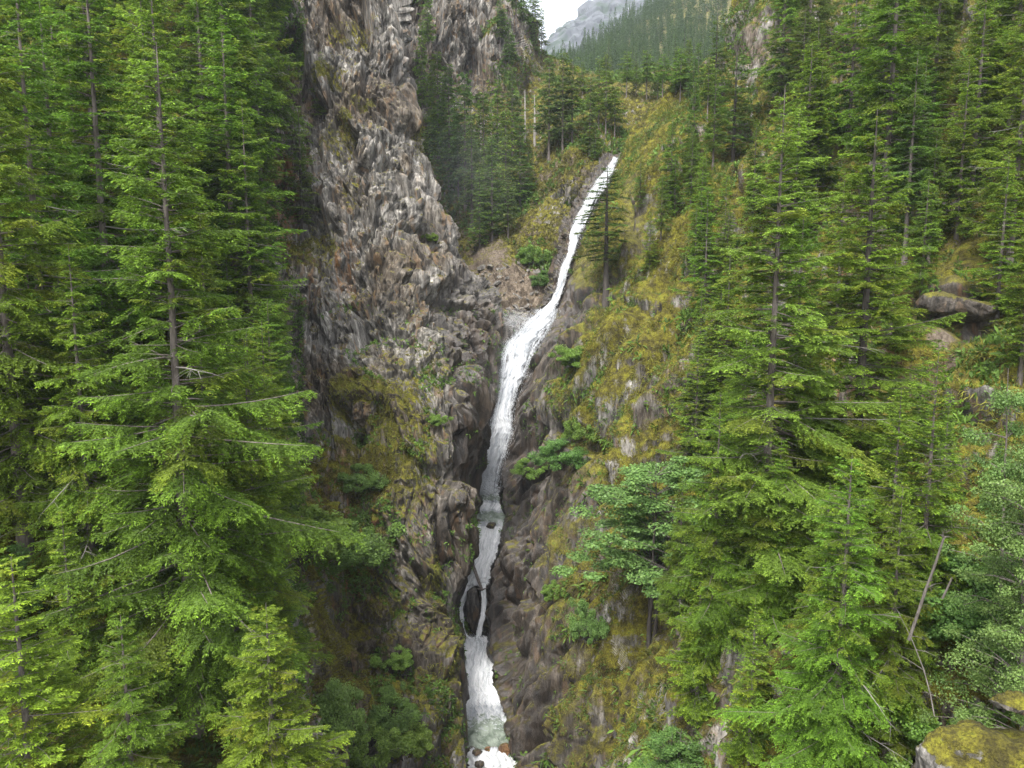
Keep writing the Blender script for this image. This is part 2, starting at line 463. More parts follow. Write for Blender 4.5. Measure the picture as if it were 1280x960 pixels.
# ---- left wall of the gorge
def dispA(V, px, py):
    w = sm(px, 280 + 75 * sm(py, 330, 480), 370 + 50 * sm(py, 330, 480))                       # rock to the right, forest soil to the left
    w = w * (1 - 0.35 * blobs(px, py, [(500, 470, 70, 60, 1), (450, 580, 60, 70, 1)]))
    r = rockdisp(V, 1.05, 1.0, 3)
    s = softdisp(V, 1.4, 9)
    d = r * w + s * (1 - w)
    d += 1.8 * blobs(px, py, [(455, 508, 20, 26, 1)])          # mossy knob
    d -= 2.0 * blobs(px, py, [(440, 548, 14, 10, 1)])
    d -= 1.6 * blobs(px, py, [(586, 612, 20, 30, 1)])
    d -= 1.6 * blobs(px, py, [(490, 95, 26, 22, 1), (565, 380, 16, 40, .7)])
    wl, wr = water_edges(py)
    f = np.maximum(sm(wl - px, -2, 18), sm(py, 410, 370))
    return d * (0.22 + 0.78 * f) - 0.2 * (1 - f)
def maskA(V, px, py, d, NV):
    n = fbm(V * 0.1, 3, 77)
    moss = 0.15 + 0.75 * sm(px, 370, 270)
    moss = np.maximum(moss, blobs(px, py, [(455, 505, 40, 40, .85), (440, 590, 80, 60, .78), (425, 680, 70, 90, .78), (415, 790, 70, 80, .76),
        (415, 175, 30, 22, .6), (540, 40, 25, 50, .62), (525, 150, 20, 60, .45), (560, 220, 12, 60, .5), (345, 70, 40, 45, .8), (385, 305, 45, 30, .75),
        (440, 30, 40, 18, .7), (410, 95, 26, 16, .7), (430, 160, 18, 22, .65), (400, 310, 16, 40, .7), (440, 240, 16, 26, .5), (455, 135, 16, 10, .6), (500, 560, 60, 110, .6), (530, 480, 40, 60, .4), (560, 800, 30, 60, .45), (530, 900, 60, 80, .68), (480, 780, 40, 60, .5), (440,860,70,70,.7), (540, 740, 20, 90, .5)]))
    wet = blobs(px, py, [(600, 480, 42, 150, 1.0), (575, 390, 25, 70, .7), (580, 640, 35, 120, .75), (560, 740, 60, 130, .6), (590, 850, 35, 100, .8), (520, 720, 60, 140, .35), (490, 110, 40, 50, .35), (590, 350, 20, 60, .5), (545, 760, 50, 200, .5)])  # wet gorge walls; also darkens the hollow high on the cliff
    soil = blobs(px, py, [(480, 470, 55, 60, .4), (530, 430, 30, 60, .35)]) + 0.6 * sm(px, 330, 250)
    och = blobs(px, py, [(385, 350, 30, 80, .42), (430, 330, 24, 60, .5), (345, 260, 40, 90, .6), (460, 140, 60, 40, .35), (430, 660, 70, 130, .6), (400, 470, 40, 80, .3), (500, 90, 60, 90, .3), (490,700,80,160,.2)]) + 0.1
    return np.stack([moss, wet, np.clip(soil, 0, 1), och], 1)
mcA = [10, 24, 40, 40, 80, 90, 110, 90, 60, 14, 8]
mrA = [36, 50, 90, 62, 62, 54, 46, 62, 54, 54, 54, 36, 52, 52, 36, 60, 64, 30, 24]
mcA = [max(4, int(round(v * 1.15))) for v in mcA]; mrA = [int(round(v * 1.1)) for v in mrA]
GA = loft(A_ROWS, mrA, mcA)
terrain("cliff", GA, dispA, maskA, M_ROCK)

# ---- right wall of the gorge
def line_w(px, py, pts, w):
    best = np.full(px.shape, 1e9)
    for (x0, y0), (x1, y1) in zip(pts[:-1], pts[1:]):
        t = np.clip(((px - x0) * (x1 - x0) + (py - y0) * (y1 - y0)) / ((x1 - x0) ** 2 + (y1 - y0) ** 2), 0, 1)
        best = np.minimum(best, (px - x0 - t * (x1 - x0)) ** 2 + (py - y0 - t * (y1 - y0)) ** 2)
    return np.exp(-best / (w * w))
def dispB(V, px, py):
    r = rockdisp(V, 1.2, 1.0, 23, tilt=-0.5, stretch=0.24)
    Q = V.copy(); Q[:, 0] -= 0.5 * V[:, 2]
    rib = 1 - np.abs(fbm(Q * np.array([.16, .16, .035]), 3, 333)) * 2.2
    r = r + 0.9 * np.clip(rib, -1, 1)
    s = softdisp(V, 1.3, 29)
    rock = np.maximum(sm(px - 0.0 * py, 760, 690) * sm(py, 380, 480), blobs(px, py, [(640, 650, 70, 200, 1), (660, 850, 90, 130, 1), (690, 640, 60, 100, .9), (780, 280, 25, 40, .9), (1190, 420, 50, 30, .5), (700, 520, 40, 50, .8), (960, 60, 50, 50, .9), (795, 520, 40, 40, .8), (1060, 440, 60, 50, .7), (930, 940, 40, 50, .9)]))
    calm = 1 - 0.65 * sm(px, 1080, 1130) * sm(py, 240, 280) * sm(py, 470, 430)
    slab = np.clip(1.25 * line_w(px, py, [(842, 120), (808, 178), (782, 232), (756, 285), (735, 335)], 26), 0, 1)
    calm = calm * (1 - 0.72 * slab)
    d = (r * (0.75 + 0.25 * rock) + 0.5 * s * (1 - rock)) * calm
    d -= 2.6 * blobs(px, py, [(803, 392, 16, 9, 1), (872, 492, 24, 9, 1), (735, 552, 14, 16, .8), (1200, 404, 42, 13, .6), (785, 265, 10, 22, .7), (660, 745, 8, 20, .6)])
    d += 1.8 * blobs(px, py, [(800, 368, 22, 12, 1), (868, 470, 26, 12, 1), (1200, 380, 52, 13, 1.0), (690, 505, 20, 28, .9), (640, 690, 12, 35, .7)])
    wl, wr = water_edges(py)
    f = np.maximum(sm(px - wr, -2, 18), sm(py, 190, 160))
    rb = 0.0
    rb = rb + 4.0 * line_w(px, py, [(846, 118), (812, 175), (786, 230), (764, 290), (742, 350), (720, 400)], 15)
    rb = rb - 6.5 * line_w(px, py, [(880, 150), (838, 205), (808, 250), (790, 290), (775, 335)], 15)
    rb = rb + 3.5 * line_w(px, py, [(960, 160), (900, 230), (850, 300), (815, 350), (770, 430), (745, 480)], 24)
    rb = rb - 4.0 * line_w(px, py, [(880, 330), (850, 400), (838, 450)], 14)
    rb = rb - 3.0 * line_w(px, py, [(700, 470), (672, 500), (655, 560)], 10)
    lo = 0.22 - 0.19 * sm(py, 420, 370)
    return d * (lo + (1 - lo) * f) - 0.25 - 0.35 * sm(py, 420, 370) * (1 - f) + rb * np.maximum(sm(px - wr, 3, 24), sm(py, 190, 160)) * (1 - f)      # the water line stays clear of loose blocks
def maskB(V, px, py, d, NV):
    moss = 0.72 + 0.20 * fbm(V * np.array([.14, .14, .08]), 3, 78)
    moss = np.minimum(moss, 1 - 0.9 * blobs(px, py, [(640, 660, 60, 230, 1), (650, 880, 75, 160, 1), (690, 620, 50, 60, .8), (690, 380, 18, 40, .6), (690,440,40,40,.5), (780, 275, 22, 40, .9),
                                                    (1185, 400, 70, 45, .7), (960, 60, 50, 60, .75), (1200, 310, 90, 40, .6), (1060, 440, 70, 60, .7), (930, 940, 45, 60, .9), (715, 590, 40, 40, .6), (715, 800, 18, 70, .6)]))
    moss = np.maximum(moss, blobs(px, py, [(780, 430, 110, 80, .8), (750, 880, 60, 110, .8), (800, 170, 45, 70, .85), (760, 300, 50, 60, .7), (1240, 480, 60, 40, .85), (790, 580, 60, 50, .6), (845, 150, 40, 40, .9), (815, 165, 22, 50, 1.0), (775, 235, 14, 50, .95), (905, 220, 40, 40, .9), (850, 300, 30, 40, .85)]))
    wl, wr = water_edges(py)
    near_w = sm(px - wr, 70, 12) * sm(py, 285, 350)
    moss = moss * (1 - .9 * near_w)
    wet = blobs(px, py, [(640, 620, 50, 250, .9), (640, 880, 50, 140, .9), (690, 390, 22, 50, .85), (660, 460, 35, 70, .8), (700, 600, 50, 120, .6), (660, 760, 60, 180, .75), (690, 900, 50, 80, .6), (1190, 400, 60, 30, .5), (790, 270, 14, 50, .6)])  # wet gorge walls; also darkens the overhang's underside and the gully recess
    wet = np.maximum(wet, .9 * near_w)
    slab = np.clip(1.25 * line_w(px, py, [(842, 120), (808, 178), (782, 232), (756, 285), (735, 335)], 24), 0, 1)
    moss = np.maximum(moss, .95 * slab)
    soil = blobs(px, py, [(1200, 310, 110, 50, .95), (1060, 550, 80, 60, .75), (1150, 450, 90, 60, .6), (1000, 200, 200, 120, .35), (720, 590, 40, 25, .5), (725, 800, 20, 80, .5), (920, 40, 60, 60, .35)]) + 0.2 * sm(px, 900, 1000)
    och = blobs(px, py, [(930, 420, 100, 100, .3), (1100, 400, 180, 130, .5), (760, 900, 60, 60, .35), (800, 200, 40, 80, .25)]) + 0.08
    return np.stack([moss, wet, np.clip(soil, 0, 1), och], 1)
mcB = [5, 14, 60, 210, 190, 130, 70, 20]
mrB = [30, 50, 46, 44, 38, 34, 34, 50, 42, 30, 30, 52, 52, 52, 44, 44, 54, 36, 64, 70, 36, 24]
mrB = [int(round(v * 1.1)) for v in mrB]
GB = loft(B_ROWS, mrB, mcB)
terrain("rock_slope", GB, dispB, maskB, M_ROCK, 5, 690)

# ---- bowl behind the falls
def dispC(V, px, py):
    cl = blobs(px, py, [(590, 40, 90, 90, 1), (520, 60, 70, 100, 1)])
    tal = blobs(px, py, [(640, 370, 60, 40, 1)])
    rib = blobs(px, py, [(720, 260, 30, 90, .7)])
    r = rockdisp(V, 2.0, 0.6, 43)
    s = softdisp(V, 1.6, 49)
    h, e = facets(V * 0.55, 60, 1.0); t = 0.75 * h
    h, e = facets(V * 1.3, 61, 1.0); t += 0.35 * h
    return r * np.maximum(cl, rib * 0.5) + s * (1 - cl) + t * (tal + 0.12)
def maskC(V, px, py, d, NV):
    cl = blobs(px, py, [(590, 40, 90, 90, 1), (520, 60, 70, 100, 1)])
    tal = blobs(px, py, [(645, 370, 55, 36, 1), (610, 350, 30, 60, .8)])
    moss = 0.58 - 0.5 * cl - 0.6 * tal
    moss = np.maximum(moss, blobs(px, py, [(690, 310, 30, 50, .7), (720, 180, 40, 60, .7), (650, 95, 40, 30, .7), (780, 130, 60, 30, .6), (610, 40, 12, 10, .8)]))
    wet = blobs(px, py, [(700, 330, 20, 50, .5), (640, 405, 40, 15, .7), (610, 330, 40, 90, .25)])
    soil = np.clip(0.35 - cl + tal + blobs(px, py, [(620, 300, 60, 60, .75), (690, 200, 40, 30, .5)]), 0, 1)
    och = 0.12 + 0.25 * cl
    return np.stack([np.clip(moss, 0, 1), wet, soil, och], 1)
GC = loft(C_ROWS, [60] * 8, [50, 60, 50, 50, 50, 40, 40])
terrain("hillside", GC, dispC, maskC, M_TALUS)

def dispD(V, px, py): return 3.0 * fbm(V * 0.02, 3, 71)
def maskD(V, px, py, d, NV):
    z = np.zeros_like(px); return np.stack([z + 0.35, z + .5, z + 0.3, z], 1)
GD = loft(D_ROWS, [30, 30, 12], [16] * 6)
terrain("far_hillside", GD, dispD, maskD, M_ROCK)

def dispE(V, px, py):
    h, e = facets(V * np.array([.02, .02, .008]), 80, 1.2)
    h2, e2 = facets(V * np.array([.06, .06, .02]), 81, 1.2)
    return 14 * fbm(V * 0.008, 4, 82) + 9 * h + 4 * h2
def mountain_material():
    m, nt, N, L = new_mat("mountain_rock"); b = NB(nt)
    co = b.add("ShaderNodeTexCoord").outputs["Object"]
    st = b.mapping(co, (0, 0.3, 0), (1, 1, 0.35))
    c = b.ramp(b.noise(st, 0.05, 6, 0.65), [(0.3, (.022, .025, .03)), (0.5, (.055, .06, .068)), (0.7, (.10, .105, .112))])
    g = b.step(b.noise(co, 0.016, 5, 0.65), 0.5, 0.6)
    c = b.mix(g, c, (.018, .032, .018, 1))
    bs = b.add("ShaderNodeBsdfPrincipled"); L.new(c, bs.inputs[0]); bs.inputs["Roughness"].default_value = 0.95
    o = b.add("ShaderNodeOutputMaterial"); L.new(bs.outputs[0], o.inputs[0]); return m
GE = loft(E_ROWS, [60, 60, 20], [40] * 5)
terrain("mountain", GE, dispE, lambda V, px, py, d, n: np.stack([0*px]*4, 1), mountain_material())

# ground under everything so nothing is ever open below
gv = np.array([[-1500, -60, -75], [1500, -60, -75], [1500, 2600, -75], [-1500, 2600, -75]], float)
gme = mesh_np("ground", gv, np.array([[0, 1, 2, 3]])); attr(gme, "mask", np.array([[.6, 0, .3, 0]] * 4))
tag(link("ground", gme, M_ROCK), kind="structure")
# ------------------------------------------------------------------ falling water and pools
def water_material():
    m, nt, N, L = new_mat("white_water"); b = NB(nt)
    at = b.add("ShaderNodeAttribute", attribute_name="flow")
    sep = b.add("ShaderNodeSeparateColor"); L.new(at.outputs["Color"], sep.inputs[0])
    u, v, foam = sep.outputs[0], sep.outputs[1], sep.outputs[2]
    edge = at.outputs["Alpha"]
    co = b.add("ShaderNodeTexCoord").outputs["Object"]
    cb = b.add("ShaderNodeCombineXYZ"); L.new(u, cb.inputs[0]); L.new(v, cb.inputs[1])
    st = b.mapping(cb.outputs[0], scale=(1.0, 0.11, 1))
    n1 = b.noise(st, 1.2, 6, 0.7, 0.9)
    n2 = b.noise(st, 5.5, 5, 0.75, 0.8)
    lump = b.noise(co, 0.8, 5, 0.65)
    w = b.math('ADD', b.math('MULTIPLY', n1, 0.55), b.math('MULTIPLY', n2, 0.45))
    white = b.ramp(w, [(0.34, (.09, .105, .12)), (0.44, (.23, .245, .26)), (0.53, (.37, .38, .39)), (0.64, (.56, .56, .56))])
    white = b.mix(b.math('MULTIPLY', b.step(foam, 1.0, 1.4), 0.8), white, b.ramp(w, [(0.36, (.26, .29, .30)), (0.54, (.72, .72, .72))]))  # churned lower water, painted whiter to make up for the gorge's shade
    # pools: clear green water where there is little foam
    fm = b.step(b.math('ADD', foam, b.math('MULTIPLY', b.math('SUBTRACT', b.noise(cb.outputs[0], 1.7, 6, 0.7, 0.6), 0.5), 1.4)), 0.38, 0.62)
    pool = b.ramp(lump, [(0.35, (.10, .125, .095)), (0.65, (.25, .285, .235))])
    c = b.mix(fm, pool, white)
    bs = b.add("ShaderNodeBsdfPrincipled"); L.new(c, bs.inputs["Base Color"])
    L.new(b.math('ADD', 0.12, b.math('MULTIPLY', fm, 0.55)), bs.inputs["Roughness"])
    bs.inputs["Specular IOR Level"].default_value = 0.4
    bp = b.add("ShaderNodeBump"); bp.inputs["Strength"].default_value = 0.7; bp.inputs["Distance"].default_value = 0.25
    L.new(b.math('ADD', w, b.math('MULTIPLY', lump, 0.4)), bp.inputs["Height"]); L.new(bp.outputs[0], bs.inputs["Normal"])
    tr = b.add("ShaderNodeBsdfTransparent")
    a = b.step(b.math('ADD', edge, b.math('MULTIPLY', b.math('SUBTRACT', w, 0.5), b.math('SUBTRACT', 4.2, b.math('MULTIPLY', foam, 1.6)))), -0.05, 0.60)
    mx = b.add("ShaderNodeMixShader"); L.new(a, mx.inputs[0]); L.new(tr.outputs[0], mx.inputs[1]); L.new(bs.outputs[0], mx.inputs[2])
    o = b.add("ShaderNodeOutputMaterial"); L.new(mx.outputs[0], o.inputs[0]); return m
M_WATER = water_material()

def water_sheet(name, rows, nc=26, churn_lift=0.0, fade=(0.0, 0.0), rag=0.10, bulge=0.10, wide=0.0, lump=0.25, seed=0, edge_soft=0.22):
    """rows: (py, px left, px right, Y, foam)"""
    A = np.array(rows, float)
    A[:, 4] += churn_lift * (A[:, 4] > .75)
    m = [max(3, int(abs(A[k + 1, 0] - A[k, 0]) * 1.1)) for k in range(len(A) - 1)]
    A = pchip1(A, m)
    g = np.cumsum(np.abs(np.gradient(A[:, 0]))) * .1
    jl = fbm(np.stack([g * 1.1, 0 * g + seed * 9.1, 0 * g], 1), 4, 400 + seed, .65); jr = fbm(np.stack([g * 1.1, 0 * g + seed * 5.3 + 40, 0 * g], 1), 4, 420 + seed, .65)
    wpx = A[:, 2] - A[:, 1]
    A[:, 1] += jl * rag * wpx; A[:, 2] += jr * rag * wpx
    if seed == 1: wide = 1.0 + 2.4 * sm(A[:, 0], 350, 420)     # the top strand is narrow
    PL = unproj(A[:, 1] - wide, A[:, 0], A[:, 3]); PR = unproj(A[:, 2] + wide, A[:, 0], A[:, 3])
    u = np.linspace(0, 1, nc)
    G = PL[:, None] * (1 - u)[None, :, None] + PR[:, None] * u[None, :, None]
    width = np.linalg.norm(PR - PL, axis=1)
    q = 1 - (2 * u - 1) ** 2
    Nn = grid_normals(G)
    G = G + Nn * (bulge * width[:, None] * q[None])[..., None]
    seg = np.linalg.norm(np.diff((PL + PR) / 2, axis=0), axis=1)
    v = np.concatenate([[0], np.cumsum(seg)])
    UU = (u[None, :] - .5) * width[:, None]
    VV = np.repeat(v[:, None], nc, 1)
    P = np.stack([UU.ravel() * 1.6, VV.ravel() * 0.35, np.full(UU.size, seed * 3.7)], 1)
    n = fbm(P, 4, 200 + seed)
    G = G + Nn * (lump * n.reshape(UU.shape))[..., None]
    edge = np.minimum(u, 1 - u)[None, :] / edge_soft + 0 * UU
    edge = np.clip(edge, 0, 1.2)
    if fade[0]: edge = edge * np.clip(VV / fade[0], 0, 1)
    if fade[1]: edge = edge * np.clip((VV.max() - VV) / fade[1], 0, 1)
    fo = np.repeat(A[:, 4][:, None], nc, 1)
    C = np.stack([UU.ravel(), VV.ravel(), fo.ravel(), edge.ravel()], 1)
    me = mesh_np(name, G.reshape(-1, 3), grid_faces(*G.shape[:2]), smooth=True)
    attr(me, "flow", C)
    o = link(name, me, M_WATER); tag(o, kind="structure")
    return o

water_sheet("waterfall", FALL, nc=30, bulge=0.12, wide=3.6, seed=1, edge_soft=.42)
water_sheet("cascade", MID, nc=26, bulge=0.05, wide=3.5, seed=2, churn_lift=.4, fade=(.5, 1.2), edge_soft=0.1)
water_sheet("cascade", [(728,580,596,105.8,1),(738,578,592,105.2,1),(750,575,583,104.6,1),(760,573,579,104,1),(772,570,579,103.2,1),(786,570,580,102.2,1),(796,576,586,101.4,1),(806,580,590,100.2,1)], nc=14, bulge=0.1, wide=1.2, seed=3, churn_lift=.4, fade=(1.2, 1.0), edge_soft=0.25)
water_sheet("cascade", [(728,600,608,104.6,1),(738,602,608,103.6,1),(752,602.5,608,102.8,1),(764,601,607.5,102.4,1),(780,598,604,101.4,1),(798,594,601,100.4,1),(806,591,603,99.8,1)], nc=12, bulge=0.15, wide=.8, seed=4, churn_lift=.4, fade=(.6, 1.0), edge_soft=0.3)
water_sheet("stream", LOW, nc=90, bulge=0.02, wide=4, seed=5, churn_lift=.4, fade=(1.6, 0), lump=0.3, edge_soft=0.04)
water_sheet("cascade", [(936,584,634,81.1,.7),(941,586,634,80.6,.9),(950,587,637,80.0,1),(965,588,643,79.2,1),(990,588,650,78,1),(1040,588,660,76,1)], nc=90, bulge=0.02, wide=3, seed=6, churn_lift=.4, fade=(.4, 0), lump=0.35, edge_soft=0.05)

# rock bed under the water
BED = [(190,768,778,172)] + [(r[0], r[1], r[2], r[3]) for r in FALL[1:-1]] + [(r[0], r[1], r[2], r[3]) for r in MID[3:-2]] + [(745,574,608,106),(775,572,606,104.2),(797,576,606,102)] + [(r[0], r[1], r[2], r[3]) for r in LOW[2:]] + [(960,588,640,80.5),(1060,590,665,76.5)]
bed_rows = [[(l - 16, y, Y + 5), (l - 5, y, Y + 1.2), ((l + r) / 2, y + 1, Y + 1.2), (r + 5, y, Y + 1.2), (r + 18, y, Y + 5)] for (y, l, r, Y) in BED]
GBd = loft(bed_rows, [max(3, int((bed_rows[k + 1][2][1] - bed_rows[k][2][1]) * 0.8)) for k in range(len(bed_rows) - 1)], [12, 14, 14, 12])
def dispBed(V, px, py):
    h, e = facets(V * 0.6, 301, 1.0); h2, e2 = facets(V * 1.7, 302, 1.0)
    return 0.45 * h + 0.2 * h2 - 0.4
terrain("stream_bed", GBd, dispBed, lambda V, px, py, d, n: np.stack([0 * px, 0 * px + .9, 0 * px, 0 * px + .05], 1), M_ROCK)

# ------------------------------------------------------------------ boulders and driftwood
def ico(sub):
    import bmesh
    bm = bmesh.new(); bmesh.ops.create_icosphere(bm, subdivisions=sub, radius=1.0)
    bm.verts.ensure_lookup_table()
    V = np.array([v.co[:] for v in bm.verts]); F = np.array([[v.index for v in f.verts] for f in bm.faces]); bm.free()
    return V, F
ICO = {s: ico(s) for s in (3, 4, 5, 6)}
def boulder_mesh(name, size, seed, sub=4, wet=0.0, moss=0.0, och=0.0, soil=0.0, blocky=0.75):
    V, F = ICO[sub]
    r = np.random.default_rng(seed)
    # cut by random planes -> angular block
    V = V.copy()
    Vn = V.copy()
    for k in range(13):
        n = r.normal(size=3); n /= np.linalg.norm(n)
        dcut = r.uniform(0.52, 0.86)
        s = V @ n
        V = V - np.where(s > dcut, (s - dcut) * blocky * 1.25, 0)[:, None] * n
    V = V * np.array(size)
    d = 0.16 * min(size) * fbm(V * (1.1 / max(size) * 2) + seed, 4, seed)
    h, e = facets(V * (2.2 / max(size)) + seed * 1.3, seed, 1.0)
    d = d + 0.07 * min(size) * h
    V = V + Vn * d[:, None]
    me = mesh_np(name, V, F)
    n = len(V)
    top = sm(Vn[:, 2], 0.1, 0.7)
    attr(me, "mask", np.stack([np.full(n, moss * 1.0) * (0.3 + 0.7 * top), np.full(n, wet), np.full(n, soil), np.full(n, och)], 1))
    return me
def boulder(px, py, Y, size, seed, label, group=None, rz=0.0, **kw):
    o = link("boulder", boulder_mesh("boulder", size, seed, **kw), M_ROCK)
    o.location = unproj(px, py, Y); o.rotation_euler = (0, 0, rz)
    return tag(o, label, "boulder", group)

boulder(590.5, 768, 103.6, (1.25, 1.2, 3.9), 5, "big dark wet boulder splitting the cascade into two strands", sub=5, wet=.4)
boulder(614, 656, 110.4, (.75, .7, .55), 6, "small grey boulder at the lip of the green pool below the main falls", wet=.5)
boulder(597, 651, 111.2, (.5, .4, .3), 7, "low brown stone at the left lip of the green pool below the main falls", wet=.7)
boulder(593, 940, 80.9, (.9, .7, .65), 8, "pale grey rock at the left end of the lowest ledge", wet=.25)
boulder(614, 938, 80.9, (.8, .6, .4), 9, "rusty orange rock in the middle of the lowest ledge", wet=.2, och=1.0)
boulder(631, 939, 80.7, (.7, .7, 1.0), 10, "tall rust stained rock at the right end of the lowest ledge", wet=.2, och=.9)
boulder(600, 956, 79.4, (.6, .6, .5), 12, "dark stone standing in the white water below the lowest ledge", wet=.6)

def tube(P, rad, k=8, seed=None, wob=0.0):
    """tapered tube along points P (n,3) with radii"""
    P = np.asarray(P, float); n = len(P); rad = np.asarray(rad, float)
    T = np.gradient(P, axis=0); T /= np.linalg.norm(T, axis=1, keepdims=True) + 1e-9
    ref = np.where(np.abs(T[:, 2:3]) > 0.9, np.array([[1., 0, 0]]), np.array([[0, 0, 1.]]))
    A = np.cross(T, ref); A /= np.linalg.norm(A, axis=1, keepdims=True); B = np.cross(T, A)
    a = np.linspace(0, 2 * math.pi, k, endpoint=False)
    rr = rad[:, None] * np.ones((1, k))
    if wob:
        g = np.random.default_rng(seed or 0); rr = rr * (1 + wob * g.normal(size=rr.shape))
    V = P[:, None] + rr[..., None] * (np.cos(a)[None, :, None] * A[:, None] + np.sin(a)[None, :, None] * B[:, None])
    i = np.arange(n - 1)[:, None]; j = np.arange(k)[None, :]
    F = np.stack([i * k + j, i * k + (j + 1) % k, (i + 1) * k + (j + 1) % k, (i + 1) * k + j], -1).reshape(-1, 4)
    return V.reshape(-1, 3), F

def bark_material(name, dark, light, scale=1.0):
    m, nt, N, L = new_mat(name); b = NB(nt)
    co = b.add("ShaderNodeTexCoord").outputs["Object"]
    st = b.mapping(co, scale=(6 * scale, 6 * scale, 1.1 * scale))
    n = b.noise(st, 1.0, 6, 0.7)
    c = b.ramp(n, [(0.32, dark), (0.68, light)])
    at = b.add("ShaderNodeAttribute", attribute_name="bare")
    c = b.mix(at.outputs["Fac"], c, (.20, .182, .165, 1))
    bs = b.add("ShaderNodeBsdfPrincipled"); L.new(c, bs.inputs[0]); bs.inputs["Roughness"].default_value = 0.9
    bp = b.add("ShaderNodeBump"); bp.inputs["Distance"].default_value = 0.05; L.new(n, bp.inputs["Height"]); L.new(bp.outputs[0], bs.inputs["Normal"])
    o = b.add("ShaderNodeOutputMaterial"); L.new(bs.outputs[0], o.inputs[0]); return m
M_BARK = bark_material("conifer_bark", (.05, .04, .033), (.19, .16, .14))
M_PALE = bark_material("weathered_wood", (.17, .15, .13), (.42, .39, .36))
M_DARKBARK = bark_material("dark_bark", (.022, .019, .016), (.075, .062, .052))

p0, p1 = unproj(588, 697, 106.6), unproj(602.5, 737, 103.2)
t = np.linspace(0, 1, 12)[:, None]
V, F = tube(p0 * (1 - t) + p1 * t + np.array([0, 0, -.15]) * np.sin(t * 3.1), np.linspace(.26, .2, 12), 10, 3, .06)
lo = empty("driftwood_log", p1)
lo_b = link("log_body", mesh_np("log_body", V - p1, F), M_BARK, lo)
stub = [link("branch_stub", mesh_np("branch_stub", *tube([[.0, -.1, .0], [s * .4, -.3, .25], [s * .75, -.35, .3]], [.13, .09, .05], 7)), M_BARK, lo) for s in (-1, 1)]
tag(lo, "bare brown driftwood log wedged against the boulder in the cascade", "log")
# ------------------------------------------------------------------ foliage materials
def leaf_material(name, hue_var=0.03, val_var=0.35, trans=0.48, rough=0.6):
    m, nt, N, L = new_mat(name); b = NB(nt)
    at = b.add("ShaderNodeAttribute", attribute_name="tint")
    oi = b.add("ShaderNodeObjectInfo")
    hs = b.add("ShaderNodeHueSaturation")
    L.new(at.outputs["Color"], hs.inputs["Color"])
    L.new(b.math('ADD', 0.5 - hue_var / 2, b.math('MULTIPLY', oi.outputs["Random"], hue_var)), hs.inputs["Hue"])
    r2 = b.math('FRACT', b.math('MULTIPLY', oi.outputs["Random"], 17.31))
    L.new(b.math('ADD', 1 - val_var / 2, b.math('MULTIPLY', r2, val_var)), hs.inputs["Value"])
    df = b.add("ShaderNodeBsdfPrincipled"); L.new(hs.outputs[0], df.inputs["Base Color"])
    df.inputs["Roughness"].default_value = rough; df.inputs["Specular IOR Level"].default_value = 0.25
    tl = b.add("ShaderNodeBsdfTranslucent"); L.new(hs.outputs[0], tl.inputs[0])
    mx = b.add("ShaderNodeMixShader"); mx.inputs[0].default_value = trans
    L.new(df.outputs[0], mx.inputs[1]); L.new(tl.outputs[0], mx.inputs[2])
    o = b.add("ShaderNodeOutputMaterial"); L.new(mx.outputs[0], o.inputs[0]); return m
M_NEEDLE = leaf_material("fir_needles")
M_LEAF = leaf_material("broad_leaves", 0.03, 0.2, 0.4, 0.45)

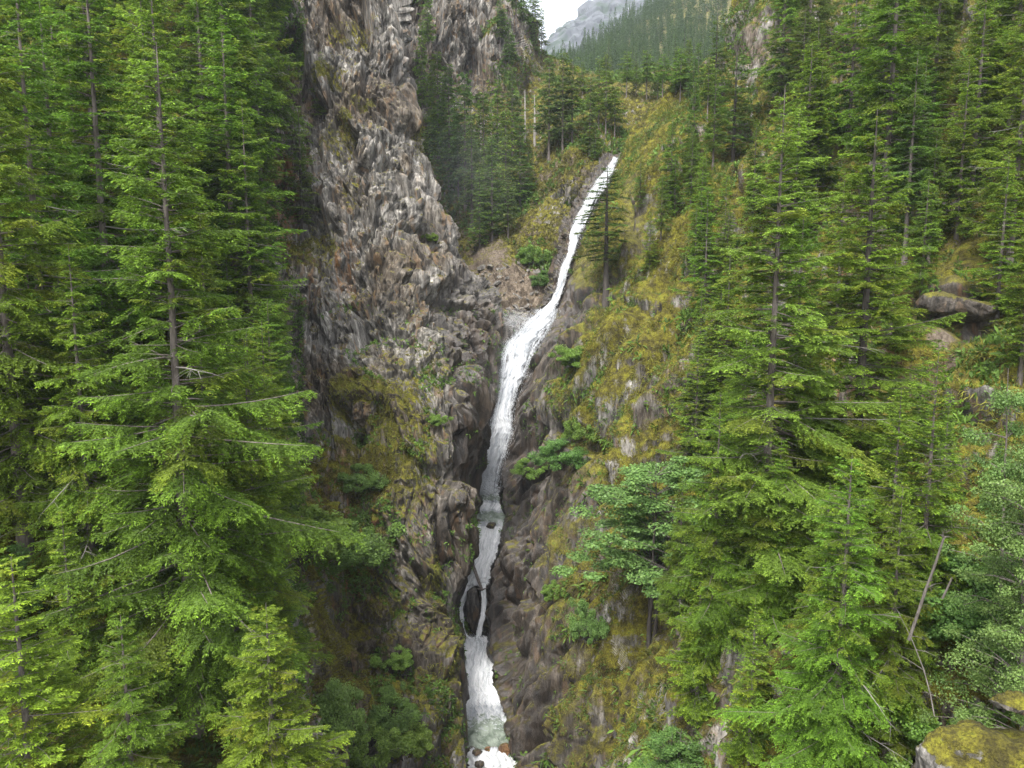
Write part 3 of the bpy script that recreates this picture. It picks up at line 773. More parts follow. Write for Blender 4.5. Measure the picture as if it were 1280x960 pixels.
OLD_G = np.array([.096, .168, .019]); NEW_G = np.array([.215, .355, .032])
def conifer(H, Rm, seed, whorl=0.42, nb=5, bl_sp=0.16, tw_sp=0.10, tw=0.20, base=0.12, droop=0.5, power=0.8,
            old=OLD_G, new=NEW_G, new_p=0.45, sparse=0.0, asym=0.0, wood=True, bl_len=0.34, up=0.0, twid=0.42):
    r = np.random.default_rng(seed)
    T0 = []; TD = []; TS = []; TC = []      # twigs: root, direction, side vector, colour
    WV, WF, wo = [], [], 0
    DV, DF, do = [], [], 0
    h = base * H
    ph = r.uniform(0, 6.28)
    azl = r.uniform(0, 6.28)
    while h < H - 0.3:
        t = (h - base * H) / (H - base * H)
        prof = Rm * ((1 - t) ** power) * (0.72 + 0.28 * sm(np.array(t), 0, .18))
        k = max(3, int(round(nb * (0.75 + 0.5 * (1 - t)))))
        wf = r.choice([.7, .9, 1.0, 1.12])
        for i in range(k):
            if r.random() < sparse: continue
            az = ph + i * 2 * math.pi / k + r.normal(0, .28)
            Lb = prof * r.uniform(0.5, 1.15) * wf * (1 + asym * math.cos(az - azl)) + 0.25
            nq = 0.62 + 0.5 * math.sin(az * 2.0 + h * .55 + azl) * math.sin(h * .83 + az + azl * 3) + r.normal(0, .08)
            Lb *= min(1.1, max(.35, nq + .3))
            hb = h + r.uniform(-.5, .5) * whorl
            sl = -0.26 + 1.0 * t ** 1.6 + up + r.normal(0, .17)      # start slope
            cu = 0.10 - 0.35 * t + 0.14 * (1 - t) + r.normal(0, .12)
            d = np.array([math.cos(az), math.sin(az), 0]); sd = np.array([-math.sin(az), math.cos(az), 0])
            bend = r.normal(0, .12)
            def pos(s):
                s = np.asarray(s)[..., None]
                return d * (Lb * s) + sd * (bend * Lb * s * s) + np.array([0, 0, 1.]) * (hb + Lb * (sl * s - 0.10 * s + cu * s * s))
            btint = np.array([1, 1, 1.]) * r.uniform(.72, 1.18) * (np.array([1.12, .92, .9]) if r.random() < .15 else 1.0)
            dead = r.random() < (0.05 if t < 0.55 else 0.015) and wood
            if wood and (Lb > 0.9):
                ss = np.linspace(0, 0.97, 6)
                V, F = tube(pos(ss), np.linspace(0.012 + 0.010 * Lb, 0.008, 6), 4)
                if dead:
                    DV.append(V); DF.append(F + do); do += len(V)
                else:
                    WV.append(V); WF.append(F + wo); wo += len(V)
            if dead:
                for q in range(int(Lb * 2)):
                    s = r.uniform(.3, 1); p = pos(s); a = r.uniform(-1, 1)
                    V, F = tube(np.stack([p, p + (d * .5 + sd * a) * .35 * Lb * .3 + [0, 0, -.1], p + (d * .8 + sd * a * 1.4) * .5 * Lb * .3 + [0, 0, -.3]]), [.012, .009, .005], 3)
                    DV.append(V); DF.append(F + do); do += len(V)
                continue
            # branchlets
            n = max(3, int(Lb / bl_sp))
            s0 = 0.10 if Lb < 1.5 else 0.22
            s = np.sort(r.uniform(s0, 1.0, n))
            s = np.concatenate([s, [0.99]])
            for side in (-1, 1):
                root = pos(s)                                                    # (n,3)
                ln = (bl_len * Lb * (1.05 - s) ** 0.8 + 0.18 + 0.10 * Lb * np.sin(np.pi * np.clip(s, 0, 1))) * r.uniform(.55, 1.2, len(s))
                ln = np.minimum(ln, 1.7)
                ang = side * (r.uniform(.55, 1.05, len(s)) - 0.35 * (s > .9))
                bd = np.cos(ang)[:, None] * d + np.sin(ang)[:, None] * sd
                m = max(2, int(math.ceil(ln.max() / tw_sp)))
                tt = (np.arange(m)[None, :] + r.uniform(0, 1, (len(s), m))) * tw_sp / ln[:, None]
                ok = tt < 1.0
                pr = root[:, None] + bd[:, None] * (ln[:, None] * tt)[..., None]
                pr[..., 2] += ln[:, None] * (0.12 * tt - droop * tt ** 2 * r.uniform(.4, 1.3, (len(s), 1))) + (sl * 0.4) * ln[:, None] * tt
                for ts in (-1, 1):
                    o2 = ok & (r.random(ok.shape) < 0.92)
                    if not o2.any(): continue
                    P = pr[o2]
                    a2 = ts * r.uniform(.35, 1.0, len(P))
                    bdx = np.broadcast_to(bd[:, None], pr.shape)[o2]
                    bdn = np.stack([-bdx[:, 1], bdx[:, 0], 0 * bdx[:, 0]], 1)
                    D = np.cos(a2)[:, None] * bdx + np.sin(a2)[:, None] * bdn
                    D[:, 2] += r.normal(-0.10 - droop * 0.35, .28, len(P))
                    tq = tt[o2]
                    tip = sm(tq, 0.45, 0.95)
                    D = D * (tw * r.uniform(.6, 1.25, len(P)))[:, None]
                    nx = np.cross(D, np.array([0, 0, 1.]) + r.normal(0, .55, (len(P), 3)))
                    nx /= np.linalg.norm(nx, axis=1, keepdims=True) + 1e-9
                    T0.append(P); TD.append(D); TS.append(nx * (tw * twid * r.uniform(.7, 1.2, len(P)))[:, None])
                    mixf = np.clip(tip * r.uniform(.2, 1.0, len(P)) * (new_p / .45) + r.uniform(-.15, .2, len(P)), 0, 1)[:, None]
                    TC.append((old * (1 - mixf) + new * mixf) * btint * r.uniform(.7, 1.25, (len(P), 1)))
        h += whorl * r.uniform(.75, 1.25); ph += r.uniform(.4, 1.4)
    # leader
    T0 = np.concatenate(T0); TD = np.concatenate(TD); TS = np.concatenate(TS); TC = np.concatenate(TC)
    n = len(T0)
    wide = r.random(n) < 0.6
    V = np.empty((n, 4, 3))
    V[:, 0] = T0; V[:, 1] = T0 + TD * 0.55 + TS * .5; V[:, 2] = T0 + TD; V[:, 3] = T0 + TD * 0.55 - TS * .5
    V = V.reshape(-1, 3); F = np.arange(4 * n).reshape(n, 4); C = np.repeat(TC, 4, 0)
    return (V, F, C), (WV, WF), (DV, DF)

def conifer_tree(name, H, Rm, seed, trunk_r=None, bark=None, lean=0.0, **kw):
    """prototype: Empty > trunk, branches, (dead_branches), crown ; origin at the base"""
    (V, F, C), (WV, WF), (DV, DF) = conifer(H, Rm, seed, **kw)
    root = empty(name)
    r = np.random.default_rng(seed + 1)
    z = np.linspace(-1.2, H, 26)
    tr = trunk_r or H * 0.0105
    wob = np.cumsum(r.normal(0, 0.004 * H / 26, (26, 2)), 0)
    P = np.concatenate([wob - wob[3] * 0, z[:, None]], 1)
    rad = tr * (1 - np.clip(z, 0, H) / H) ** 0.85 + 0.012
    rad[:3] *= 1.25
    tv, tf = tube(P, rad, 9, seed, .05)
    bark = bark or M_BARK
    vs_, fs_, cs_, o_ = [tv], [tf], [np.zeros(len(tv))], len(tv)
    for LV, LF, cval in ((WV, WF, 0.0), (DV, DF, 1.0)):      # live and bare limbs belong to the trunk
        if LV:
            v_ = np.concatenate(LV); vs_.append(v_); fs_.append(np.concatenate(LF) + o_); cs_.append(np.full(len(v_), cval)); o_ += len(v_)
    tme = mesh_np("trunk", np.concatenate(vs_), np.concatenate(fs_), True)
    attr(tme, "bare", np.repeat(np.concatenate(cs_)[:, None], 3, 1))
    link("trunk", tme, bark, root)
    me = mesh_np("crown", V, F); attr(me, "tint", C)
    link("crown", me, M_NEEDLE, root)
    root["H"] = H
    return root

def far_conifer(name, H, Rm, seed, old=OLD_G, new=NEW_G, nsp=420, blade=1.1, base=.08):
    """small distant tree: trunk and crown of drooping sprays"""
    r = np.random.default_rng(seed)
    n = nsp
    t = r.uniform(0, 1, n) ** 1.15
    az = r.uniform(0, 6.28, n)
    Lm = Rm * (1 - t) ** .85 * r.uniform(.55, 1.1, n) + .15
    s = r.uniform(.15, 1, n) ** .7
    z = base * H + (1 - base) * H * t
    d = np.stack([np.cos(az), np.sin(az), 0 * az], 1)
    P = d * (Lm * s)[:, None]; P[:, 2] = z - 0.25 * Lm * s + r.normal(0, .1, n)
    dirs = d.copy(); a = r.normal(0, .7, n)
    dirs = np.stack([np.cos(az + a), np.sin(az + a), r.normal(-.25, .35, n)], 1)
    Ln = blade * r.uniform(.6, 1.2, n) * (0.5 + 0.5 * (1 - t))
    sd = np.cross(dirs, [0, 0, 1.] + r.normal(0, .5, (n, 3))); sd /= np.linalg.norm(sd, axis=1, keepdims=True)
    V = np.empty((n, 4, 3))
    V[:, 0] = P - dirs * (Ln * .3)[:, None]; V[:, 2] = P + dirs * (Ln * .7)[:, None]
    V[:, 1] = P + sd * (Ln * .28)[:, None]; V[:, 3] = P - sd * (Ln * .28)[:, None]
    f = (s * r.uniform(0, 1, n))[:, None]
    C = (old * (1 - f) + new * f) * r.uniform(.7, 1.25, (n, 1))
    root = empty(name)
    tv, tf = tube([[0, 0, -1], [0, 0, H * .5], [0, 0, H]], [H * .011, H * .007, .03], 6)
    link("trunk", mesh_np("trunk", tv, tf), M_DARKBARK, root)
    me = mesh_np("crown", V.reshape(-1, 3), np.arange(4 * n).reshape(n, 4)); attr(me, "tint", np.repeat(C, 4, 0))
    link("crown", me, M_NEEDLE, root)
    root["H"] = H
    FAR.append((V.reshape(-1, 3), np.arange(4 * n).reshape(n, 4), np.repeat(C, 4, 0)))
    return root
FAR = []

def leaf_cloud(centers, radii, n, size, seed, c0, c1, flat=0.55, shell=0.5, upness=0.9):
    """leaves spread through clumps"""
    r = np.random.default_rng(seed)
    k = r.integers(0, len(centers), n)
    dv = r.normal(size=(n, 3)); dv /= np.linalg.norm(dv, axis=1, keepdims=True)
    rr = r.uniform(0, 1, n) ** shell
    P = centers[k] + dv * (radii[k] * rr)[:, None] * np.array([1, 1, flat])
    nrm = r.normal(size=(n, 3)) * .55 + dv * .35; nrm[:, 2] += upness
    nrm /= np.linalg.norm(nrm, axis=1, keepdims=True)
    a = np.cross(nrm, r.normal(size=(n, 3))); a /= np.linalg.norm(a, axis=1, keepdims=True); bb = np.cross(nrm, a)
    s = size * r.uniform(.6, 1.3, n)[:, None]
    V = np.empty((n, 4, 3))
    V[:, 0] = P - a * s * .55; V[:, 1] = P + bb * s * .36 + a * s * .05; V[:, 2] = P + a * s * .55; V[:, 3] = P - bb * s * .36 + a * s * .05
    f = r.uniform(0, 1, (n, 1))
    clump = r.uniform(.8, 1.2, len(centers))[k][:, None]
    C = (c0 * (1 - f) + c1 * f) * clump * r.uniform(.8, 1.2, (n, 1))
    return V.reshape(-1, 3), np.arange(4 * n).reshape(n, 4), np.repeat(C, 4, 0)

def broadleaf_tree(name, H, Rm, seed, n_leaf, size, c0, c1, stems=3, base=.25, clumps=60, bark=None, flat=.4, cr=(.45, 1.0), lean=(0, 0), layer=0.0):
    r = np.random.default_rng(seed)
    root = empty(name)
    TV, TF, to = [], [], 0
    cen, rad = [], []
    for sI in range(stems):
        a = r.uniform(0, 6.28); sp = 0.0 if stems == 1 else r.uniform(.1, .35) * Rm
        top = np.array([math.cos(a) * sp * 1.6 + lean[0], math.sin(a) * sp * 1.6 + lean[1], H * r.uniform(.82, 1.0)])
        bs_ = np.array([math.cos(a) * .12 * stems * .3, math.sin(a) * .12 * stems * .3, -.6])
        tt = np.linspace(0, 1, 12)[:, None]
        P = bs_ * (1 - tt) + top * tt; P[:, :2] += np.cumsum(r.normal(0, .015 * H / 4, (12, 2)), 0)
        V, F = tube(P, np.linspace(.018 * H / math.sqrt(stems) + .02, .015, 12), 8, seed, .05)
        TV.append(V); TF.append(F + to); to += len(V)
        for q in range(clumps // stems):
            s = r.uniform(base, 1.0); p = P[min(11, int(s * 11))]
            az = r.uniform(0, 6.28)
            L = Rm * r.uniform(.35, 1.0) * (1 - .75 * max(0, s - base) / (1 - base) ) ** .8 * 1.05
            e = p + np.array([math.cos(az) * L, math.sin(az) * L, L * r.uniform(-.05, .45)])
            V, F = tube(np.stack([p, (p + e) / 2 + [0, 0, .08 * L], e]), [.03 + .006 * L, .02, .01], 5)
            TV.append(V); TF.append(F + to); to += len(V)
            cen.append(e); rad.append(r.uniform(*cr))
            cen.append((p + 2 * e) / 3); rad.append(r.uniform(*cr) * .8)
    V, F, C = leaf_cloud(np.array(cen), np.array(rad), n_leaf, size, seed, np.array(c0), np.array(c1), flat)
    link("trunk", mesh_np("trunk", np.concatenate(TV), np.concatenate(TF), True), bark or M_DARKBARK, root)
    me = mesh_np("crown", V, F); attr(me, "tint", C); link("crown", me, M_LEAF, root)
    root["H"] = H
    return root

def shrub_proto(name, Rm, seed, n_leaf, size, c0, c1, clumps=22, hgt=.8):
    r = np.random.default_rng(seed)
    root = empty(name)
    cen, rad, TV, TF, to = [], [], [], [], 0
    for q in range(clumps):
        az = r.uniform(0, 6.28); l = Rm * math.sqrt(r.uniform(0, 1)) * .8
        e = np.array([math.cos(az) * l, math.sin(az) * l, Rm * hgt * r.uniform(.25, 1.1) * (1 - .5 * (l / Rm) ** 2)])
        if q % 4 == 0: e = e * r.uniform(1.1, 1.5)
        cen.append(e); rad.append(Rm * r.uniform(.10, .27))
        V, F = tube(np.stack([[0, 0, -.4], e * np.array([.4, .4, .5]), e]), [.03, .022, .01], 4)
        TV.append(V); TF.append(F + to); to += len(V)
    V, F, C = leaf_cloud(np.array(cen), np.array(rad), n_leaf, size, seed, np.array(c0), np.array(c1), .7)
    link("stems", mesh_np("stems", np.concatenate(TV), np.concatenate(TF)), M_DARKBARK, root)
    me = mesh_np("foliage", V, F); attr(me, "tint", C); link("foliage", me, M_LEAF, root)
    root["H"] = Rm
    return root

# ------------------------------------------------------------------ prototypes (each becomes the first of its kind)
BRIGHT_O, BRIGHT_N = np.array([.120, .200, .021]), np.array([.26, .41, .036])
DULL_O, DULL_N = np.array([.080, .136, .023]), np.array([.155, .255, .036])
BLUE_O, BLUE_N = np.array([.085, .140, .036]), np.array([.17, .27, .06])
PALE_O, PALE_N = np.array([.115, .182, .026]), np.array([.235, .36, .045])  # needles of the paler, yellower firs
PROTO, USED = {}, {}
def proto(key, maker, *a, **k):
    PROTO[key] = maker(*a, **k); USED[key] = 0
def get(key):
    USED[key] += 1
    return PROTO[key] if USED[key] == 1 else copy_tree(PROTO[key])

near = dict(whorl=.47, nb=6, bl_sp=.14, tw_sp=.066, tw=.155, twid=.34)
mid_ = dict(whorl=.56, nb=6, bl_sp=.21, tw_sp=.115, tw=.25, twid=.36)
low_ = dict(whorl=.70, nb=6, bl_sp=.42, tw_sp=.26, tw=.55)
proto("hero_left", conifer_tree, "fir_tree", 34, 7.0, 11, base=.10, droop=.7, old=PALE_O, new=BRIGHT_N, power=.78, asym=.1, sparse=.14, trunk_r=.30, **near)
proto("near_a", conifer_tree, "fir_tree", 28, 5.6, 12, base=.08, droop=.45, old=BRIGHT_O, new=BRIGHT_N, power=.75, **near)
proto("near_b", conifer_tree, "fir_tree", 26, 5.2, 13, base=.10, droop=.7, old=OLD_G, new=NEW_G, power=.8, asym=.2, **near)
proto("near_c", conifer_tree, "fir_tree", 20, 4.4, 14, base=.06, droop=.35, old=BRIGHT_O, new=BRIGHT_N, power=.85, new_p=.7, up=.1, **near)
proto("pale_fir", conifer_tree, "fir_tree", 34, 6.4, 24, base=.10, droop=.45, old=PALE_O * 1.1, new=PALE_N * 1.2, power=.8, asym=.15, sparse=.12, trunk_r=.30, **near)
proto("trunk_fir", conifer_tree, "fir_tree", 29, 5.0, 25, base=.16, droop=.5, old=OLD_G, new=NEW_G, power=.8, asym=.25, sparse=.28, trunk_r=.33, bark=M_DARKBARK, **near)
proto("mid_a", conifer_tree, "fir_tree", 30, 5.0, 15, base=.14, droop=.5, old=OLD_G, new=NEW_G, power=.75, sparse=.08, asym=.15, **mid_)
proto("mid_b", conifer_tree, "fir_tree", 28, 4.4, 16, base=.2, droop=.6, old=DULL_O, new=NEW_G, power=.7, sparse=.15, asym=.2, **mid_)
proto("mid_c", conifer_tree, "fir_tree", 24, 4.6, 17, base=.1, droop=.35, old=OLD_G, new=BRIGHT_N, power=.85, sparse=.05, up=.08, **mid_)
proto("mid_d", conifer_tree, "fir_tree", 30, 4.2, 18, base=.3, droop=.5, old=DULL_O, new=DULL_N, power=.65, sparse=.25, asym=.3, **mid_)
proto("thin_a", conifer_tree, "fir_tree", 18, 2.6, 19, base=.12, droop=.4, old=DULL_O, new=DULL_N, power=.7, sparse=.35, bark=M_DARKBARK, **mid_)
proto("thin_b", conifer_tree, "fir_tree", 20, 3.0, 20, base=.35, droop=.3, old=DULL_O * .55, new=DULL_N * .7, trunk_r=.3, power=.55, sparse=.35, bark=M_DARKBARK, **mid_)
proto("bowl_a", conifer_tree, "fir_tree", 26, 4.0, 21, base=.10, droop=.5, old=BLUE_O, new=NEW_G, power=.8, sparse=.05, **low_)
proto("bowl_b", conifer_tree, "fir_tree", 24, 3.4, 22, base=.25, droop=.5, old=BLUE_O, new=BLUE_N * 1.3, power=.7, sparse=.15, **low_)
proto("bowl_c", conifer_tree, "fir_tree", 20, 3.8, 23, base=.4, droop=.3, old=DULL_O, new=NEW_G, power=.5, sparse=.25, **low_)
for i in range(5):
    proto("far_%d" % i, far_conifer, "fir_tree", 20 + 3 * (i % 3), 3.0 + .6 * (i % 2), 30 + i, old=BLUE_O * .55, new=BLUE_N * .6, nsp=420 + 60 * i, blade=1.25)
proto("maple", broadleaf_tree, "maple_tree", 13, 5.6, 41, 60000, .155, (.075, .155, .04), (.155, .26, .07), stems=4, base=.35, clumps=96, cr=(.55, 1.15), flat=.32)
proto("alder", broadleaf_tree, "alder_tree", 15, 4.0, 42, 60000, .10, (.095, .165, .04), (.18, .265, .07), stems=3, base=.12, clumps=120, cr=(.4, .9), flat=.6, bark=M_BARK)
proto("small_broad", broadleaf_tree, "broadleaf_tree", 7, 2.6, 43, 20000, .11, (.06, .13, .035), (.12, .22, .05), stems=3, base=.15, clumps=48, cr=(.3, .7), flat=.55)
proto("shrub_a", shrub_proto, "shrub", 4.0, 51, 22000, .17, (.07, .135, .032), (.13, .225, .05), clumps=46)
proto("shrub_b", shrub_proto, "shrub", 4.0, 52, 20000, .18, (.095, .165, .03), (.18, .28, .05), clumps=38)
proto("shrub_c", shrub_proto, "shrub", 4.0, 53, 24000, .16, (.105, .175, .042), (.19, .29, .075), clumps=50, hgt=.75)

# ------------------------------------------------------------------ placing on the terrain
_V, _F, _o = [], [], 0
for k in ("cliff", "rock_slope", "hillside", "far_hillside"):
    v, f = SURF[k][0], SURF[k][1]
    _V.append(v); _F.append(f + _o); _o += len(v)
BV = BVHTree.FromPolygons(np.concatenate(_V).tolist(), np.concatenate(_F).tolist())
def ray(px, py):
    d = unproj(px, py, 1.0)
    h = BV.ray_cast(Vector((0, 0, 0)), Vector(d).normalized(), 3000)
    return None if h[0] is None else np.array(h[0])
WARN = []
def plant(key, px, py_top, py_base, label, cat="tree", group=None, wide=1.0, rz=None, Y=None, sink=.3):
    p = ray(px, py_base) if Y is None else unproj(px, py_base, Y)
    if p is None:
        WARN.append((key, px, py_base)); return None
    top = unproj(px, py_top, p[1])
    Hh = top[2] - p[2]
    if not (1.0 < Hh < 60): WARN.append((key, px, py_base, round(float(Hh), 1)))
    o = get(key)
    k = Hh / o["H"]
    o.location = p - np.array([0, 0, sink]); o.scale = (k * wide, k * wide, k)
    o.rotation_euler = (0, 0, random.uniform(0, 6.28) if rz is None else rz)
    tag(o, label, cat, group)
    PLACED.append((px, py_top, py_base, round(float(p[1]), 1), round(float(Hh), 1), label))
    return o
PLACED = []
# ------------------------------------------------------------------ left foreground
plant("hero_left", 246, 45, 915, "tall bright green fir with grey upper trunk, foremost one left of the grey cliff", wide=1.12)
plant("near_c", 52, 688, 1120, "young yellow green fir with upswept branches in the bottom left corner", wide=1.45)
plant("near_a", 352, 745, 1180, "low yellow green fir along the bottom edge, left of the grey green bush", wide=1.35)
plant("near_a", 325, 420, 860, "bright fir filling the gap between the tallest left fir and the mossy lower cliff")
plant("near_b", 178, 760, 1150, "dull green drooping fir at the bottom edge, right of the yellow green corner fir", wide=1.3)
plant("near_b", 32, -40, 690, "dark fir with a thick brown trunk at the far left edge, halfway up")
plant("mid_a", 66, -70, 560, "dark fir just right of the thick trunked fir on the left edge")
plant("near_b", 120, 300, 760, "drooping dark fir in the shade left of the tallest left fir")
plant("mid_a", 142, -90, 480, "tall fir with a pale bare trunk showing near the top edge, upper left")
plant("mid_c", 215, -60, 420, "bright fir behind the tip of the tallest left fir")
plant("mid_c", 292, -150, 330, "tall green fir at the top edge leaning against the left side of the grey cliff")
plant("mid_a", 318, 120, 480, "bright fir beside the ochre stained left edge of the grey cliff")
plant("thin_a", 378, 128, 292, "dark narrow fir growing on a ledge of the grey cliff", wide=1.25)
plant("thin_a", 402, 60, 150, "small faint fir high on the grey cliff face", wide=1.3)
plant("mid_b", 5, 280, 620, "shaded fir cut by the left picture edge, in front of the rusty ground")
# ------------------------------------------------------------------ right foreground
plant("trunk_fir", 1062, 130, 700, "fir with a straight dark trunk bare at mid height, right of the pale topped fir", wide=1.25)
plant("pale_fir", 952, 100, 745, "pale topped broad fir, foremost on the right beside the mossy slope", wide=1.2)
plant("near_b", 985, 240, 660, "fir squeezed between the pale topped fir and the straight trunked fir")
plant("near_b", 1040, 560, 985, "dark heavy lower fir with layered light sprays at the bottom right", wide=1.2)
plant("near_b", 1105, 600, 950, "short fir behind the bare leaning trunk at the lower right")
plant("near_b", 888, 480, 840, "green fir behind the pale leaved maple, right side")
plant("mid_c", 870, 650, 905, "small dark fir under the maple on the right slope")
plant("mid_c", 935, 740, 960, "low fir over the brown root bank at the bottom right")
plant("mid_c", 1150, 420, 760, "fir below the dark rock overhang on the right")
plant("thin_b", 757, 205, 378, "lone sparse fir with a black trunk standing before the upper falls", wide=1.6)
plant("mid_d", 1008, -150, 115, "dark trunked fir at the top edge beside the grey rock patch, upper right")
plant("mid_a", 1103, -170, 290, "large fir with a black trunk at the top edge, upper right")
plant("mid_d", 1163, -120, 180, "fir at the top edge with open lower trunk, right of the black trunked fir")
plant("mid_b", 1232, -100, 150, "fir near the top right corner with a clear brown trunk")
plant("mid_a", 1262, -20, 330, "broad fir against the right picture edge above the overhang")
plant("mid_c", 1195, 70, 300, "young fir with pale trunk on the rusty slope, upper right")
plant("thin_a", 916, 40, 205, "brownish thin fir on the skyline ridge of the right wall", wide=1.5)
plant("thin_a", 893, 10, 140, "narrow fir on the ridge left of the brownish thin fir", wide=1.3)
plant("mid_b", 866, 95, 215, "fir with a leaning dark base on the mossy rim of the right wall")
plant("mid_b", 838, 140, 265, "dark fir on the mossy right wall above the lone sparse fir")
plant("mid_c", 880, 230, 400, "dense fir at mid height left of the pale topped fir", wide=1.1)
plant("mid_c", 905, 300, 520, "green fir overlapping the left side of the pale topped fir")
plant("near_b", 848, 590, 780, "fir just right of the maple crown")
for x, a, c, k in [(862, 150, 232, "mid_b"), (843, 190, 268, "mid_c"), (826, 215, 300, "mid_b"), (812, 262, 335, "mid_c"), (800, 190, 262, "thin_a"), (880, 180, 285, "mid_a"), (905, 215, 330, "mid_c"), (868, 250, 350, "mid_b"), (940, 150, 290, "mid_b")]:
    plant(k, x, a, c, "fir in the dark gully between the two mossy ribs of the right wall", group="firs in the gully of the right wall", wide=1.15)
# broadleaf
plant("maple", 812, 560, 800, "blue green maple with dark stems on the mossy slope right of the gorge", wide=1.15)
plant("alder", 1252, 440, 890, "pale grey green alder at the right picture edge", wide=.75)
plant("alder", 1285, 520, 930, "pale alder cut by the right picture edge, in front of the other alder")
plant("small_broad", 838, 890, 985, "light green leafy tree at the bottom edge below the small dark fir", wide=1.4)
plant("small_broad", 312, 665, 790, "light green leafy tree in the gap below the left firs", wide=1.3)
plant("shrub_b", 728, 512, 548, "leafy bright green bush growing from the rock notch right of the falls", "shrub", wide=.75)
plant("small_broad", 10, 640, 790, "leafy tree with bright leaves at the left picture edge above the corner fir")
S = "shrub"
plant("shrub_c", 412, 845, 925, "grey green bush at the foot of the left cliff", S, wide=.65)
plant("shrub_a", 484, 858, 900, "dark round bush on the wet rock right of the grey green bush", S)
plant("shrub_b", 505, 900, 945, "yellow green bush at the bottom edge left of the stream", S, wide=.9)
plant("shrub_b", 450, 895, 950, "light bush at the bottom edge under the left cliff", S, wide=.9)
plant("shrub_c", 735, 748, 795, "round dark green bush on the bare rock below the maple", S, wide=.62)
plant("shrub_b", 690, 722, 745, "tiny bright bush on the dark rock ledge right of the boulder", S, wide=.7)
plant("shrub_a", 700, 545, 582, "leafy bush hanging over the rock right of the main falls, below the notch bush", S, wide=1.1)
plant("shrub_b", 668, 568, 592, "small bright bush at the lower tip of the hanging greenery right of the main falls", S, wide=1.2)
plant("shrub_b", 715, 425, 455, "grassy bright bush on the mossy wall right of the main falls", S, wide=1.2)
plant("shrub_a", 683, 335, 358, "dark bush on the rock rib left of the upper falls", S, wide=1.1)
plant("shrub_b", 664, 300, 330, "green bush along the gully above the talus", S, wide=.8)
plant("shrub_b", 830, 935, 985, "vivid green bush at the bottom edge below the maple", S, wide=1.0)
plant("shrub_b", 1105, 905, 985, "bright green bush at the bottom edge left of the mossy outcrop", S, wide=1.1)
plant("shrub_b", 1190, 860, 930, "bright low bush above the mossy outcrop", S, wide=1.2)
plant("shrub_a", 1205, 690, 790, "dark leafy bush left of the pale alder", S, wide=1.1)
plant("shrub_a", 425, 645, 705, "leafy bush on the ochre mossy cliff beside the left firs", S, wide=1.1)
plant("shrub_b", 370, 630, 700, "leafy bush tucked behind the right branches of the tallest left fir", S, wide=1.2)
plant("shrub_b", 545, 512, 528, "small pale bush on the grey shoulder left of the main falls", S, wide=1.0)
plant("shrub_a", 455, 575, 610, "bush on the mossy ledge under the yellow moss knob", S, wide=1.0)
plant("shrub_b", 488, 805, 835, "bright fern clump low on the left cliff", S, wide=1.0)
plant("shrub_b", 535, 287, 300, "pale green clump on the ledge of the cliff shoulder", S, wide=1.2)
# ------------------------------------------------------------------ bowl and ridge behind the falls
bowl = [("bowl_a", 562, 75, 235), ("bowl_b", 582, 85, 262), ("bowl_a", 605, 110, 265), ("bowl_a", 632, 130, 275), ("bowl_a", 650, 140, 258), ("bowl_b", 590, 140, 285),
        ("bowl_a", 615, 165, 300), ("bowl_b", 640, 80, 200), ("bowl_a", 622, 95, 205), ("bowl_b", 573, 150, 250), ("bowl_a", 548, 60, 200), ("bowl_b", 660, 170, 245),
        ("bowl_b", 635, 205, 300), ("bowl_a", 600, 205, 310)]
for i, (k, x, a, c) in enumerate(bowl):
    plant(k, x, a, c, "dark fir in the packed stand in the hollow behind the left cliff edge", group="firs in the hollow behind the cliff", wide=1.15)
ridge = [("bowl_b", 686, 68, 200), ("bowl_b", 703, 62, 190), ("bowl_c", 715, 70, 178), ("bowl_a", 737, 95, 195), ("bowl_b", 748, 70, 160), ("bowl_c", 757, 85, 172), ("bowl_c", 768, 105, 178), ("bowl_c", 783, 62, 122),
         ("bowl_c", 808, 60, 125), ("bowl_b", 795, 75, 120), ("bowl_c", 828, 65, 122), ("bowl_a", 845, 55, 118), ("bowl_a", 860, 45, 112), ("bowl_b", 872, 50, 118), ("bowl_b", 728, 75, 120), ("bowl_c", 757, 64, 118), ("bowl_a", 744, 150, 200), ("bowl_c", 850, 58, 128), ("bowl_b", 866, 66, 140), ("bowl_c", 884, 70, 152), ("bowl_b", 822, 72, 126)]
for i, (k, x, a, c) in enumerate(ridge):
    plant(k, x, a, c, "fir along the ridge crest between the sky gap and the top of the falls", group="firs on the ridge above the falls", wide=1.2)
for x, a, c in [(666, -25, 55), (655, -40, 45), (677, 10, 68), (645, -50, 25), (668, 20, 72), (636, 20, 90), (625, -10, 60)]:
    plant("bowl_b", x, a, c, "fir on the upper left cliff rim beside the white sky", group="firs on the cliff rim beside the sky", wide=1.2)
for x, a, c in [(535, -40, 60), (528, 20, 140), (540, 70, 170), (548, 120, 200), (520, -80, 10)]:
    plant("bowl_a", x, a, c, "narrow fir standing in the cleft behind the grey cliff's right edge", group="firs in the cleft behind the cliff edge", wide=.8)
